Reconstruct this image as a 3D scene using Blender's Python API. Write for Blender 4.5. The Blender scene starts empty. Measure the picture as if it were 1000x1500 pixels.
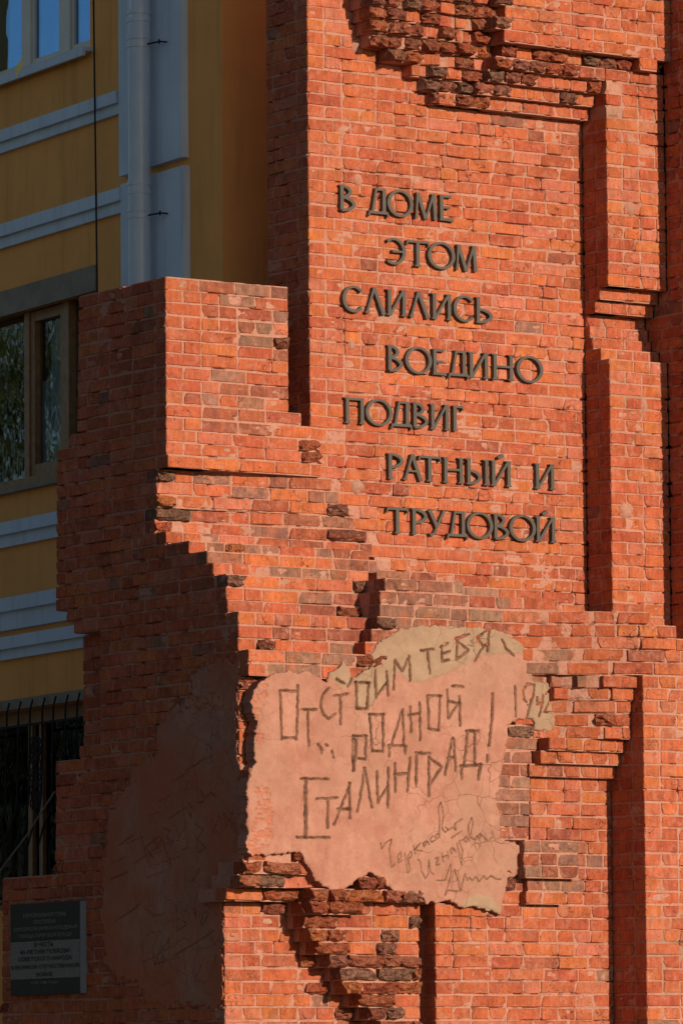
import bpy, bmesh, math, random
import numpy as np
from mathutils import Vector, Matrix

random.seed(7)
rng = np.random.default_rng(11)
S = bpy.context.scene
COL = S.collection
R = math.radians

# ------------------------------------------------------------------ camera
F_PX = 8333.0                       # 200 mm on a 24 mm wide portrait frame, 1000 px wide
AZ, PITCH, ROLL = R(34.27), R(5.91), R(-0.466)
DIST = 34.4
fw = np.array([math.sin(AZ) * math.cos(PITCH), math.cos(AZ) * math.cos(PITCH), math.sin(PITCH)])
rt = np.cross(fw, [0, 0, 1.0]); rt /= np.linalg.norm(rt)
up = np.cross(rt, fw)
rt, up = math.cos(ROLL) * rt + math.sin(ROLL) * up, math.cos(ROLL) * up - math.sin(ROLL) * rt
def ray(x, y): return fw + rt * (x - 500) / F_PX + up * (750 - y) / F_PX
_d = ray(452, 300); _t = DIST / math.hypot(_d[0], _d[1])
CAM = np.array([-_d[0] * _t, -_d[1] * _t, 1.65])
def at(x, y, ax, v):
    """photo pixel -> point on the plane coordinate[ax] == v"""
    d = ray(x, y); return CAM + d * ((v - CAM[ax]) / d[ax])
def px(p):
    q = np.asarray(p, float) - CAM; k = q @ fw
    return 500 + F_PX * (q @ rt) / k, 750 - F_PX * (q @ up) / k
cam = bpy.data.cameras.new('camera'); co = bpy.data.objects.new('camera', cam); COL.objects.link(co)
cam.sensor_fit = 'HORIZONTAL'; cam.sensor_width = 24; cam.lens = 200; cam.clip_end = 2000; cam.clip_start = .5
m = Matrix(((rt[0], up[0], -fw[0], CAM[0]), (rt[1], up[1], -fw[1], CAM[1]), (rt[2], up[2], -fw[2], CAM[2]), (0, 0, 0, 1)))
co.matrix_world = m
S.camera = co

# ------------------------------------------------------------------ sky, sun, exposure
SUN_EL, SUN_AZ = R(14), R(174)      # azimuth from +Y towards +X
W = bpy.data.worlds.new('World'); S.world = W; W.use_nodes = True
wn = W.node_tree.nodes; wn.clear()
sky = wn.new('ShaderNodeTexSky'); sky.sky_type = 'NISHITA'; sky.sun_disc = False
sky.sun_elevation = SUN_EL; sky.sun_rotation = SUN_AZ; sky.air_density = 1.0; sky.dust_density = .6; sky.ozone_density = 1.6
bg = wn.new('ShaderNodeBackground'); bg.inputs['Strength'].default_value = .076
wo = wn.new('ShaderNodeOutputWorld')
W.node_tree.links.new(sky.outputs[0], bg.inputs[0]); W.node_tree.links.new(bg.outputs[0], wo.inputs[0])
sl = bpy.data.lights.new('sun', 'SUN'); sl.energy = 4.6; sl.angle = R(.5); sl.color = (1.0, .84, .64)
so = bpy.data.objects.new('sun', sl); COL.objects.link(so)
sdir = Vector((math.sin(SUN_AZ) * math.cos(SUN_EL), math.cos(SUN_AZ) * math.cos(SUN_EL), math.sin(SUN_EL)))
so.rotation_euler = sdir.to_track_quat('Z', 'Y').to_euler(); so.location = (5, -30, 20)
vs = S.view_settings; vs.view_transform = 'Standard'; vs.look = 'None'; vs.gamma = 1; vs.exposure = .02

# ------------------------------------------------------------------ node helpers / materials
class NT:
    def __init__(s, name):
        s.m = bpy.data.materials.new(name); s.m.use_nodes = True
        s.t = s.m.node_tree; s.n = s.t.nodes; s.n.clear()
        s.out = s.n.new('ShaderNodeOutputMaterial'); s.b = s.n.new('ShaderNodeBsdfPrincipled')
        s.t.links.new(s.b.outputs[0], s.out.inputs[0])
        s.pos = s.n.new('ShaderNodeNewGeometry').outputs['Position']
    def link(s, a, b): s.t.links.new(a, b)
    def val(s, sock, v):
        if hasattr(v, 'node'): s.link(v, sock)
        else: sock.default_value = v
    def map(s, scale, src=None):
        n = s.n.new('ShaderNodeMapping'); n.inputs['Scale'].default_value = scale; s.link(src or s.pos, n.inputs[0]); return n.outputs[0]
    def noise(s, scale, detail=3, rough=.55, vec=None, dist=0):
        n = s.n.new('ShaderNodeTexNoise'); n.inputs['Scale'].default_value = scale; n.inputs['Detail'].default_value = detail
        n.inputs['Roughness'].default_value = rough; n.inputs['Distortion'].default_value = dist
        s.link(vec or s.pos, n.inputs['Vector']); return n.outputs['Fac']
    def vor(s, scale, feat='F1', vec=None):
        n = s.n.new('ShaderNodeTexVoronoi'); n.feature = feat; n.inputs['Scale'].default_value = scale
        s.link(vec or s.pos, n.inputs['Vector']); return n.outputs['Distance']
    def ramp(s, f, lo, hi, a=0., b=1.):
        n = s.n.new('ShaderNodeMapRange'); n.inputs[1].default_value = lo; n.inputs[2].default_value = hi
        n.inputs[3].default_value = a; n.inputs[4].default_value = b; s.link(f, n.inputs[0]); return n.outputs[0]
    def math(s, op, a, b=0.):
        n = s.n.new('ShaderNodeMath'); n.operation = op; s.val(n.inputs[0], a); s.val(n.inputs[1], b); return n.outputs[0]
    def mix(s, f, a, b, mode='MIX'):
        n = s.n.new('ShaderNodeMix'); n.data_type = 'RGBA'; n.blend_type = mode
        s.val(n.inputs[0], f)
        for i, v in ((6, a), (7, b)):
            if hasattr(v, 'node'): s.link(v, n.inputs[i])
            else: n.inputs[i].default_value = (*v, 1) if not isinstance(v, float) else (v, v, v, 1)
        return n.outputs[2]
    def grey(s, f):
        n = s.n.new('ShaderNodeCombineColor')
        for i in range(3): s.link(f, n.inputs[i])
        return n.outputs[0]
    def bump(s, h, strength, dist, prev=None):
        n = s.n.new('ShaderNodeBump'); n.inputs['Strength'].default_value = strength; n.inputs['Distance'].default_value = dist
        s.link(h, n.inputs['Height'])
        if prev: s.link(prev, n.inputs['Normal'])
        return n.outputs[0]
    def attr(s, name):
        n = s.n.new('ShaderNodeAttribute'); n.attribute_name = name; return n
    def done(s, col, rough=.9, normal=None, metal=0., spec=.3):
        s.val(s.b.inputs['Base Color'], (*col, 1) if isinstance(col, tuple) else col)
        s.val(s.b.inputs['Roughness'], rough); s.b.inputs['Metallic'].default_value = metal
        s.b.inputs['Specular IOR Level'].default_value = spec
        if normal: s.link(normal, s.b.inputs['Normal'])
        return s.m

MORT = (.45, .205, .145)
def mat_brick(name, rough=False):
    t = NT(name)
    oi = t.n.new('ShaderNodeObjectInfo').outputs['Color']
    c = t.mix(1., oi, t.attr('tint').outputs['Color'], 'MULTIPLY')
    c = t.mix(1., c, t.grey(t.ramp(t.noise(11, 4, .6), .3, .7, .78, 1.18)), 'MULTIPLY')
    st = t.noise(1., 3, .6, t.map((55, 55, 9)))
    c = t.mix(.8, c, t.grey(t.ramp(st, .32, .66, .74, 1.14)), 'MULTIPLY')
    if not rough:
        smear = t.ramp(t.noise(17, 5, .70, None, .6), .50, .66, 0, .62)
        c = t.mix(smear, c, (.48, .205, .140))
        c = t.mix(1., c, t.grey(t.ramp(t.noise(.9, 4, .6, t.map((1, 1, .45))), .3, .7, .86, 1.12)), 'MULTIPLY')
        oran = t.ramp(t.noise(8.3, 2, .5), .54, .68, 0, .35)
        c = t.mix(oran, c, (.50, .118, .040))
    soot = t.ramp(t.noise(6.1, 4, .62, None, .4), .63, .73, 0, .42)
    c = t.mix(soot, c, (.13, .062, .036))
    pits = t.ramp(t.noise(85, 2, .5), .64, .71, 0, .85)
    c = t.mix(pits, c, (.10, .035, .02))
    dv = t.n.new('ShaderNodeVectorMath'); dv.operation = 'ADD'; t.link(t.pos, dv.inputs[0]); dn = t.n.new('ShaderNodeTexNoise'); dn.inputs['Scale'].default_value = 14; t.link(t.pos, dn.inputs['Vector'])
    ds = t.n.new('ShaderNodeVectorMath'); ds.operation = 'SCALE'; ds.inputs['Scale'].default_value = .09; t.link(dn.outputs['Color'], ds.inputs[0]); t.link(ds.outputs[0], dv.inputs[1])
    crk = t.ramp(t.vor(13, 'DISTANCE_TO_EDGE', dv.outputs[0]), .012, .03, 1, 0)
    crk = t.math('MULTIPLY', crk, t.ramp(t.noise(5.3, 3, .6), .52, .62))
    c = t.mix(t.math('MULTIPLY', crk, .8), c, (.09, .03, .018))
    if rough:
        mo = t.ramp(t.noise(30, 5, .75), .50, .64, 0, .6)
        c = t.mix(t.math('MULTIPLY', mo, .7), c, (.17, .075, .044))
        mo2 = t.ramp(t.noise(31, 4, .7, t.map((1.3, 1.1, .9))), .52, .64, 0, .7)
        c = t.mix(mo2, c, (.42, .215, .14))
    h = t.math('ADD', t.noise(70, 5, .65), t.math('MULTIPLY', t.noise(22, 3), 1.2))
    nb = t.bump(h, .9 if not rough else 1.0, .008 if not rough else .03)
    nb = t.bump(t.ramp(t.vor(38), 0, .35), .35, .002, nb)
    return t.done(c, .92, nb, 0, .15)
def mat_mortar():
    t = NT('mortar')
    c = t.mix(t.ramp(t.noise(7, 4, .6), .35, .7), MORT, (.49, .25, .185))
    c = t.mix(t.ramp(t.noise(2.2, 3), .55, .72, 0, .6), c, (.28, .19, .13))
    c = t.mix(t.ramp(t.noise(46, 3, .6), .5, .7, 0, .55), c, (.25, .09, .06))
    c = t.mix(1., c, t.attr('tint').outputs['Color'], 'MULTIPLY')
    nb = t.bump(t.noise(90, 4, .7), .8, .006)
    nb = t.bump(t.noise(28, 3, .6), .6, .012, nb)
    return t.done(c, .95, nb, 0, .1)
def mat_plaster():
    t = NT('plaster')
    a = t.attr('tint'); sp = t.n.new('ShaderNodeSeparateColor'); t.link(a.outputs['Color'], sp.inputs[0])
    gro, pat, dirt = sp.outputs[0], sp.outputs[1], sp.outputs[2]
    c = t.mix(t.ramp(t.noise(4.2, 5, .65), .38, .64), (.36, .155, .108), (.48, .23, .168))
    c = t.mix(t.ramp(t.noise(1.6, 4, .6), .45, .66, 0, .6), c, (.36, .205, .145))
    c = t.mix(t.ramp(t.noise(19, 4, .7), .52, .70, 0, .45), c, (.32, .115, .075))
    c = t.mix(t.ramp(t.noise(11, 5, .7, t.map((1, 1, .5))), .56, .68, 0, .35), c, (.52, .29, .22))
    tan = t.mix(t.ramp(t.noise(9, 4, .6), .35, .7), (.31, .195, .128), (.39, .255, .172))
    c = t.mix(pat, c, tan)
    c = t.mix(dirt, c, t.mix(t.noise(30, 4, .7), (.40, .115, .058), (.46, .165, .095)))
    vv = t.n.new('ShaderNodeVectorMath'); vv.operation = 'ADD'; t.link(t.pos, vv.inputs[0])
    nn = t.n.new('ShaderNodeTexNoise'); nn.inputs['Scale'].default_value = 6; t.link(t.pos, nn.inputs['Vector'])
    sc = t.n.new('ShaderNodeVectorMath'); sc.operation = 'SCALE'; sc.inputs['Scale'].default_value = .16; t.link(nn.outputs['Color'], sc.inputs[0]); t.link(sc.outputs[0], vv.inputs[1])
    e = t.vor(6.5, 'DISTANCE_TO_EDGE', vv.outputs[0])
    cr = t.ramp(e, .004, .013, 1, 0)
    cr = t.math('MULTIPLY', cr, t.ramp(t.noise(1.5, 2), .47, .62))
    c = t.mix(t.math('MULTIPLY', cr, .75), c, (.15, .06, .04))
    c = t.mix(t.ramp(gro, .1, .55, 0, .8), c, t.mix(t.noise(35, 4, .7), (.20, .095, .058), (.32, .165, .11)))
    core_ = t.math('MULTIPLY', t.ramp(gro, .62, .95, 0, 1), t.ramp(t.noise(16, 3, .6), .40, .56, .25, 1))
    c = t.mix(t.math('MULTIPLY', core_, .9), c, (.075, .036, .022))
    nb = t.bump(t.noise(60, 5, .7), .8, .004)
    nb = t.bump(t.noise(7, 4, .6), .7, .02, nb)
    nb = t.bump(t.math('SUBTRACT', 1., cr), .7, .004, nb)
    return t.done(c, .9, nb, 0, .15)
def mat_simple(name, col, rough=.7, var=.12, scale=6, bump=.2, metal=0., spec=.3, stain=None, bs=90):
    t = NT(name)
    c = t.mix(1., col, t.grey(t.ramp(t.noise(scale, 4, .6), .3, .7, 1 - var, 1 + var)), 'MULTIPLY')
    if stain:
        c = t.mix(t.ramp(t.noise(scale * .45, 4, .65), .55, .72, 0, .6), c, stain)
        c = t.mix(t.ramp(t.noise(1., 4, .65, t.map((9, 9, .7))), .52, .72, 0, .35), c, tuple(v * .55 for v in stain))
    nb = t.bump(t.noise(bs, 4, .6), bump, .003)
    return t.done(c, rough, nb, metal, spec)
M = {}
M['brick'] = mat_brick('brick_fired_clay'); M['broken'] = mat_brick('brick_broken_core', True)
M['mortar'] = mat_mortar(); M['plaster'] = mat_plaster()
M['bronze'] = mat_simple('dark_bronze_paint', (.058, .049, .039), .45, .10, 14, .12, 0, .5)
M['stucco'] = mat_simple('ochre_stucco', (.80, .37, .11), .9, .07, 2.2, .35, 0, .2, (.72, .33, .11), 160)
M['trim'] = mat_simple('bluish_white_trim', (.54, .64, .76), .75, .06, 3, .2, 0, .3, (.46, .55, .66))
M['zinc'] = mat_simple('painted_zinc', (.40, .48, .58), .3, .06, 8, .05, .0, .5)
M['concrete'] = mat_simple('old_concrete', (.24, .215, .165), .9, .18, 8, .5)
M['wood'] = mat_simple('brown_varnished_wood', (.25, .125, .05), .5, .25, 20, .3, 0, .4)
M['pvc'] = mat_simple('white_window_frame', (.60, .58, .52), .5, .05, 5, .05, 0, .4)
M['iron'] = mat_simple('black_iron', (.02, .021, .026), .8, .2, 20, .2, 0, .15)
M['granite'] = mat_simple('dark_granite', (.055, .055, .048), .85, .5, 190, .1, 0, .2)
M['granite_light'] = mat_simple('hammered_granite', (.20, .20, .19), .85, .4, 170, .4)
M['carve'] = mat_simple('carved_text_grey', (.24, .24, .225), .85, .2, 120, .1)
M['carve_dark'] = mat_simple('carved_text_black', (.02, .02, .018), .7, .2, 120, .1)
M['granite_edge'] = mat_simple('skylit_granite_edge', (.19, .22, .27), .8, .2, 170, .2)  # plaque's side edge, bluish sky light in shade put into its colour
M['curtain'] = mat_simple('curtain_cloth', (.55, .57, .55), .95, .12, 9, .3)
M['curtain_blue'] = mat_simple('sky_tinted_blind_cloth', (.07, .17, .30), .95, .10, 3, .1)  # blind behind the upper window, blue of reflected sky put into the cloth
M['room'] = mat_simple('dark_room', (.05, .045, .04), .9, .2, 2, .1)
M['asphalt'] = mat_simple('paving', (.12, .105, .09), .95, .2, 3, .5)
M['plinth'] = mat_simple('rough_render_plinth', (.20, .16, .13), .95, .15, 5, .6)
M['bark'] = mat_simple('bark', (.09, .065, .045), .95, .3, 14, .8)
def mat_leaf():
    t = NT('leaves'); oi = t.n.new('ShaderNodeObjectInfo').outputs['Random']
    c = t.mix(t.noise(1.3, 3), (.04, .075, .018), (.10, .115, .028))
    return t.done(c, .6, None, 0, .3)
M['leaf'] = mat_leaf()
def mat_glass(name, fac, tint, refl=(.9, .95, 1)):
    t = NT(name); g = t.n.new('ShaderNodeBsdfGlossy'); g.inputs['Roughness'].default_value = .015; g.inputs['Color'].default_value = (*refl, 1)
    tr = t.n.new('ShaderNodeBsdfTransparent'); tr.inputs['Color'].default_value = (*tint, 1)
    mx = t.n.new('ShaderNodeMixShader'); mx.inputs[0].default_value = fac
    wob = t.bump(t.noise(3.2, 2, .5, t.map((1, 1, .45))), .25, .03); t.link(wob, g.inputs['Normal'])
    t.link(tr.outputs[0], mx.inputs[1]); t.link(g.outputs[0], mx.inputs[2]); t.link(mx.outputs[0], t.out.inputs[0]); t.n.remove(t.b)
    return t.m
M['glass'] = mat_glass('window_glass', .09, (.75, .8, .82)); M['glass_new'] = mat_glass('double_glazing', .42, (.7, .85, .95), (.30, .58, .95)); M['glass_dim'] = mat_glass('shade_dimmed_glass', .01, (.4, .4, .38))  # glass_new: sky blue put into its reflection; glass_dim: cut down to imitate shade

# ------------------------------------------------------------------ object helpers
def link(o, parent=None):
    COL.objects.link(o)
    if parent is not None: o.parent = parent
    return o
def tag(o, label=None, cat=None, group=None, kind=None):
    for k, v in (('label', label), ('category', cat), ('group', group), ('kind', kind)):
        if v: o[k] = v
    return o
def empty(name, loc=(0, 0, 0), parent=None):
    o = bpy.data.objects.new(name, None); o.location = loc; o.empty_display_size = .2; return link(o, parent)
def mesh_from(name, verts, faces, mat, parent=None, smooth=False, tint=None):
    me = bpy.data.meshes.new(name); me.from_pydata([tuple(v) for v in verts], [], faces)
    me.materials.append(M[mat] if isinstance(mat, str) else mat)
    if smooth: me.polygons.foreach_set('use_smooth', [True] * len(me.polygons))
    if tint is not None:
        ca = me.color_attributes.new('tint', 'FLOAT_COLOR', 'POINT'); ca.data.foreach_set('color', np.asarray(tint, np.float32).ravel())
    o = bpy.data.objects.new(name, me); link(o, parent); return o
class MB:
    def __init__(s): s.v, s.f, s.c = [], [], []
    def add(s, v, f, c=(1, 1, 1, 1)):
        n = len(s.v); s.v += [tuple(p) for p in v]; s.f += [tuple(i + n for i in q) for q in f]; s.c += [c] * len(v)
    def box(s, a, b, c=(1, 1, 1, 1)):
        (x0, y0, z0), (x1, y1, z1) = a, b
        s.add([(x0, y0, z0), (x1, y0, z0), (x1, y1, z0), (x0, y1, z0), (x0, y0, z1), (x1, y0, z1), (x1, y1, z1), (x0, y1, z1)],
              [(0, 3, 2, 1), (4, 5, 6, 7), (0, 1, 5, 4), (1, 2, 6, 5), (2, 3, 7, 6), (3, 0, 4, 7)], c)
    def prism(s, poly, fn, d0, d1):
        """poly in 2-D, fn(u,v,d)->xyz ; closed prism between depths d0 (front) and d1"""
        n = len(poly); v = [fn(p[0], p[1], d0) for p in poly] + [fn(p[0], p[1], d1) for p in poly]
        s.add(v, [tuple(range(n)), tuple(range(2 * n - 1, n - 1, -1))] + [(i, i + n, (i + 1) % n + n, (i + 1) % n) for i in range(n)])
    def tube(s, pts, r, n=8):
        pts = [Vector(p) for p in pts]; base = len(s.v); prev = None
        for i, p in enumerate(pts):
            d = (pts[min(i + 1, len(pts) - 1)] - pts[max(i - 1, 0)]).normalized()
            a = (d.cross(Vector((0, 0, 1))) if abs(d.z) < .9 else d.cross(Vector((1, 0, 0)))).normalized()
            if prev is not None: a = (prev - d * prev.dot(d)).normalized()
            prev = a; b = d.cross(a); rr = r[i] if isinstance(r, (list, tuple)) else r
            for k in range(n):
                w = 2 * math.pi * k / n; s.v.append(tuple(p + (a * math.cos(w) + b * math.sin(w)) * rr)); s.c.append((1, 1, 1, 1))
        for i in range(len(pts) - 1):
            for k in range(n):
                q = base + i * n; s.f.append((q + k, q + (k + 1) % n, q + n + (k + 1) % n, q + n + k))
        s.f.append(tuple(base + k for k in range(n))[::-1]); e = base + (len(pts) - 1) * n; s.f.append(tuple(e + k for k in range(n)))
    def build(s, name, mat, parent=None, smooth=False):
        o = mesh_from(name, s.v, s.f, mat, parent, smooth, s.c)
        bm = bmesh.new(); bm.from_mesh(o.data); bmesh.ops.recalc_face_normals(bm, faces=bm.faces); bm.to_mesh(o.data); bm.free()
        return o

# value noise (numpy)
def _h(i, j, k, s):
    n = (i * 374761393 + j * 668265263 + k * 2147483647 + s * 1274126177) & 0xffffffff
    n = ((n ^ (n >> 13)) * 1274126177) & 0xffffffff
    return ((n ^ (n >> 16)) & 0xffff) / 65535.0
def vnoise(p, scale, seed=0, octaves=1):
    p = np.asarray(p, float) * scale; out = np.zeros(len(p)); amp = 1.; tot = 0
    for o in range(octaves):
        q = np.floor(p).astype(np.int64); f = p - q; f = f * f * (3 - 2 * f); acc = 0
        for dx in (0, 1):
            for dy in (0, 1):
                for dz in (0, 1):
                    w = (f[:, 0] if dx else 1 - f[:, 0]) * (f[:, 1] if dy else 1 - f[:, 1]) * (f[:, 2] if dz else 1 - f[:, 2])
                    acc = acc + w * _h(q[:, 0] + dx, q[:, 1] + dy, q[:, 2] + dz, seed + o)
        out += amp * acc; tot += amp; amp *= .5; p = p * 2.03
    return out / tot
def inpoly(P, poly):
    P = np.asarray(P, float).reshape(-1, 2); x, y = P[:, 0], P[:, 1]; r = np.zeros(len(P), bool)
    n = len(poly)
    for i in range(n):
        x0, y0 = poly[i]; x1, y1 = poly[(i + 1) % n]
        if y0 == y1: continue
        r ^= ((y0 > y) != (y1 > y)) & (x < (x1 - x0) * (y - y0) / (y1 - y0) + x0)
    return r
def segdist(P, segs):
    d = np.full(len(P), 9.)
    for (a, b) in segs:
        a = np.array(a, float); b = np.array(b, float); ab = b - a; L = ab @ ab + 1e-12
        t = np.clip(((P - a) @ ab) / L, 0, 1); d = np.minimum(d, np.hypot(*(P - (a + t[:, None] * ab)).T))
    return d

# ------------------------------------------------------------------ key planes of the place (metres)
XB = at(243, 500, 1, -.06)[0]                  # side plane of pier and wing
YG = at(366, 1150, 0, XB)[1]                   # front of the base wall
YC = at(329, 1400, 0, XB)[1]                   # recessed lower chunk
XP = at(857, 600, 1, 0.)[0]                    # left reveal of the upper pilaster
YP = at(892, 500, 0, XP)[1]                    # its front
XM = at(977, 500, 1, YP)[0]                    # left face of the mass beyond it
YN = YG + .03
XR = at(897, 1350, 1, YN)[0]                   # lower pilaster
YR = at(946, 1350, 0, XR)[1]
XEND = XM + .62
PITCHZ = .0768; BH = .0672
Z0 = at(300, 688, 1, -.06)[2] % PITCHZ         # a bed joint lies under the pier's ledge
ZTOP = 9.15; ZLOW = 1.80
def crs(z): return int(math.floor((z - Z0) / PITCHZ + 1e-6))
def zc(i): return Z0 + i * PITCHZ

# ------------------------------------------------------------------ brick library
def ring(L, H, inset, jit, n=(4, 1)):
    xs = [L * (k - .5) for k in ((0, .085, .5, .915, 1) if n[0] == 4 else (0, .18, .82, 1))]
    pts = [(x, -H / 2) for x in xs] + [(L / 2, 0)] + [(x, H / 2) for x in xs[::-1]] + [(-L / 2, 0)]
    out = []
    for x, z in pts:
        sx = -math.copysign(inset, x) if abs(abs(x) - L / 2) < 1e-6 else 0
        sz = -math.copysign(inset, z) if abs(z) > 1e-6 else 0
        out.append((x + sx + random.uniform(-jit, jit), z + sz + random.uniform(-jit, jit)))
    return out
def lib_brick(name, L, D=.115, H=BH, chip=0):
    n = (4, 1) if L > .15 else (3, 1)
    a = ring(L, H, .0032, .0024, n); b = ring(L, H, .0002, .0016, n); c = ring(L, H, .001, 0, n); k = len(a)
    fy = [random.uniform(-.0015, .002) for _ in a]; my = [.006] * k
    for _ in range(chip):
        i = random.choice([0, n[0], n[0] + 2, 2 * n[0] + 2]); s = random.uniform(.25, .5); w = random.uniform(.005, .012)
        x, z = a[i]; a[i] = (x - math.copysign(w * 1.6, x), z - math.copysign(w, z)); fy[i] += .001
        x, z = b[i]; b[i] = (x - math.copysign(w * .5, x), z - math.copysign(w * .5, z)); my[i] += .014
    v = [(p[0], y, p[1]) for p, y in zip(a, fy)] + [(p[0], y, p[1]) for p, y in zip(b, my)] + [(p[0], D, p[1]) for p in c]
    f = [tuple(range(k))[::1]]
    for r_ in (0, k):
        f += [(r_ + (i + 1) % k, r_ + i, r_ + k + i, r_ + k + (i + 1) % k) for i in range(k)]
    f += [tuple(range(3 * k - 1, 2 * k - 1, -1))]
    return lib_mesh(name, v, f, 'brick')
def lib_mesh(name, v, f, mat):
    me = bpy.data.meshes.new(name); me.from_pydata(v, [], f); me.materials.append(M[mat])
    bm = bmesh.new(); bm.from_mesh(me); bmesh.ops.recalc_face_normals(bm, faces=bm.faces); bm.to_mesh(me); bm.free()
    ca = me.color_attributes.new('tint', 'FLOAT_COLOR', 'POINT'); ca.data.foreach_set('color', np.ones(len(v) * 4, np.float32))
    return me
def lib_broken(name, L, D=.115, H=BH):
    nx, nz = (7 if L > .15 else 4), 4; v, f = [], []
    for j in range(nz + 1):
        for i in range(nx + 1):
            e = (i in (0, nx)) + (j in (0, nz))
            y = random.uniform(-.034, .004) + (.016 * e if random.random() < .7 else 0)
            v.append((L * (i / nx - .5) + random.uniform(-.006, .006), y, H * (j / nz - .5) * (.97) + random.uniform(-.004, .004)))
    w = nx + 1
    for j in range(nz):
        for i in range(nx):
            q = j * w + i
            f += [(q, q + 1, q + w + 1), (q, q + w + 1, q + w)] if random.random() < .5 else [(q, q + 1, q + w), (q + 1, q + w + 1, q + w)]
    b = len(v); v += [(-L / 2, D, -H / 2), (L / 2, D, -H / 2), (L / 2, D, H / 2), (-L / 2, D, H / 2)]
    f += [(b, b + 3, b + 2, b + 1), tuple([b, b + 1] + [i for i in range(nx, -1, -1)]), tuple([b + 2, b + 3] + [nz * w + i for i in range(nx + 1)]),
          tuple([b + 3, b] + [j * w for j in range(nz + 1)]), tuple([b + 1, b + 2] + [j * w + nx for j in range(nz, -1, -1)])]
    return lib_mesh(name, v, f, 'broken')
LIB = {'brick': [lib_brick('brick', .25, chip=c) for c in (0, 0, 0, 1, 0, 0, 1, 2, 0, 1, 0, 2)],
       'half_brick': [lib_brick('half_brick', .12, chip=c) for c in (0, 0, 1, 0, 0, 2, 0, 1)],
       'broken_brick': [lib_broken('broken_brick', .25) for _ in range(7)],
       'broken_half_brick': [lib_broken('broken_half_brick', .12) for _ in range(7)]}
LNOM = {'brick': .25, 'half_brick': .12, 'broken_brick': .25, 'broken_half_brick': .12}

PAL = [(.440, .110, .046), (.455, .118, .048), (.43, .106, .045), (.415, .100, .044), (.47, .130, .058), (.395, .092, .042), (.48, .124, .045), (.45, .122, .055), (.48, .150, .082), (.47, .142, .074), (.44, .110, .046), (.49, .136, .046), (.46, .120, .047), (.50, .142, .048), (.38, .090, .042)]
WEATHER = [(.27, .082, .047), (.30, .095, .054), (.25, .10, .062), (.33, .088, .045), (.26, .125, .08)]
GREYED = [(.28, .14, .088), (.31, .165, .105), (.25, .125, .08), (.30, .125, .075)]
ZONE_WEATHER = [[(270, 690), (470, 690), (545, 790), (560, 840), (740, 860), (760, 960), (545, 965), (520, 985), (380, 965), (345, 870), (300, 790)],
                [(240, 400), (425, 410), (425, 440), (240, 440)], [(330, 440), (425, 440), (425, 640), (300, 640)]]
ZONE_GREY = [[(555, 840), (700, 855), (740, 885), (740, 918), (560, 922), (545, 945), (530, 930)], [(725, 1060), (790, 1060), (778, 1130), (772, 1240), (725, 1240)],
             [(768, 1236), (850, 1236), (850, 1300), (768, 1300)], [(770, 955), (830, 955), (825, 1000), (770, 1000)], [(400, 960), (500, 960), (500, 985), (400, 985)]]
BR = []          # brick records
def brick_color(p, kind):
    q = px(p); r = random.random()
    c = random.choice(PAL)
    if any(inpoly([q], z)[0] for z in ZONE_GREY): c = random.choice(GREYED if r < .7 else WEATHER)
    elif any(inpoly([q], z)[0] for z in ZONE_WEATHER): c = random.choice(WEATHER) if r < .5 else (random.choice(GREYED) if r < .58 else c)
    elif r < .028: c = random.choice(WEATHER)
    elif r < .034: c = (.23, .115, .068)
    if kind.startswith('broken') and random.random() < .5: c = random.choice(WEATHER + [(.36, .10, .052), (.38, .115, .06), (.34, .13, .08), (.22, .115, .07)])
    k = random.uniform(.93, 1.07)
    return (c[0] * k * .99, c[1] * k * random.uniform(.90, 1.04), c[2] * k * 1.06, 1)
SKIP = []        # (axis, polygon in photo pixels) bricks wholly under plaster are not built
class Mortar(MB):
    pass
SECT = {}
def slab(mb, ax, a0, a1, i, dfn, T, rough=.0052, rec=0.):
    """displaced mortar body of one course run"""
    z0, z1 = zc(i), zc(i + 1); na = max(2, int((a1 - a0) / .022)); nz = 4
    A, Zg = np.meshgrid(np.linspace(a0, a1, na + 1), np.linspace(z0, z1, nz + 1)); A = A.ravel(); Zg = Zg.ravel()
    dep = np.array([dfn(a, z0 + PITCHZ / 2) for a in np.linspace(a0, a1, na + 1)]); dep = np.tile(dep, nz + 1)
    P = np.stack([A, dep, Zg], 1) if ax == 'F' else np.stack([dep, A, Zg], 1)
    n = vnoise(P, 23, 3, 2) * .6 + vnoise(P, 5, 9, 1) * .4
    n2 = vnoise(P, 13, 57, 3)
    bed = np.repeat(np.array([1., .25, .25, .25, 1.]), na + 1)
    D = dep + .0022 + .0035 * bed + rec + (n - .5) * 2.0 * (rough + rec * .4) + np.clip((n2 - .56) * 14, 0, 1) * .018 * bed
    k = len(A); w = na + 1
    def pt(a, d, z): return (a, d, z) if ax == 'F' else (d, a, z)
    v = [pt(*t) for t in zip(A, D, Zg)] + [pt(*t) for t in zip(A, dep + T, Zg)]
    f = []
    for j in range(nz):
        for q in range(j * w, j * w + na): f.append((q, q + 1, q + w + 1, q + w))
    edge = list(range(na + 1)) + [j * w + na for j in range(1, nz + 1)] + [nz * w + q for q in range(na - 1, -1, -1)] + [j * w for j in range(nz - 1, 0, -1)]
    for e0, e1 in zip(edge, edge[1:] + edge[:1]): f.append((e0, k + e0, k + e1, e1))
    f.append(tuple(k + e for e in edge))
    mb.add(v, f)
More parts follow.
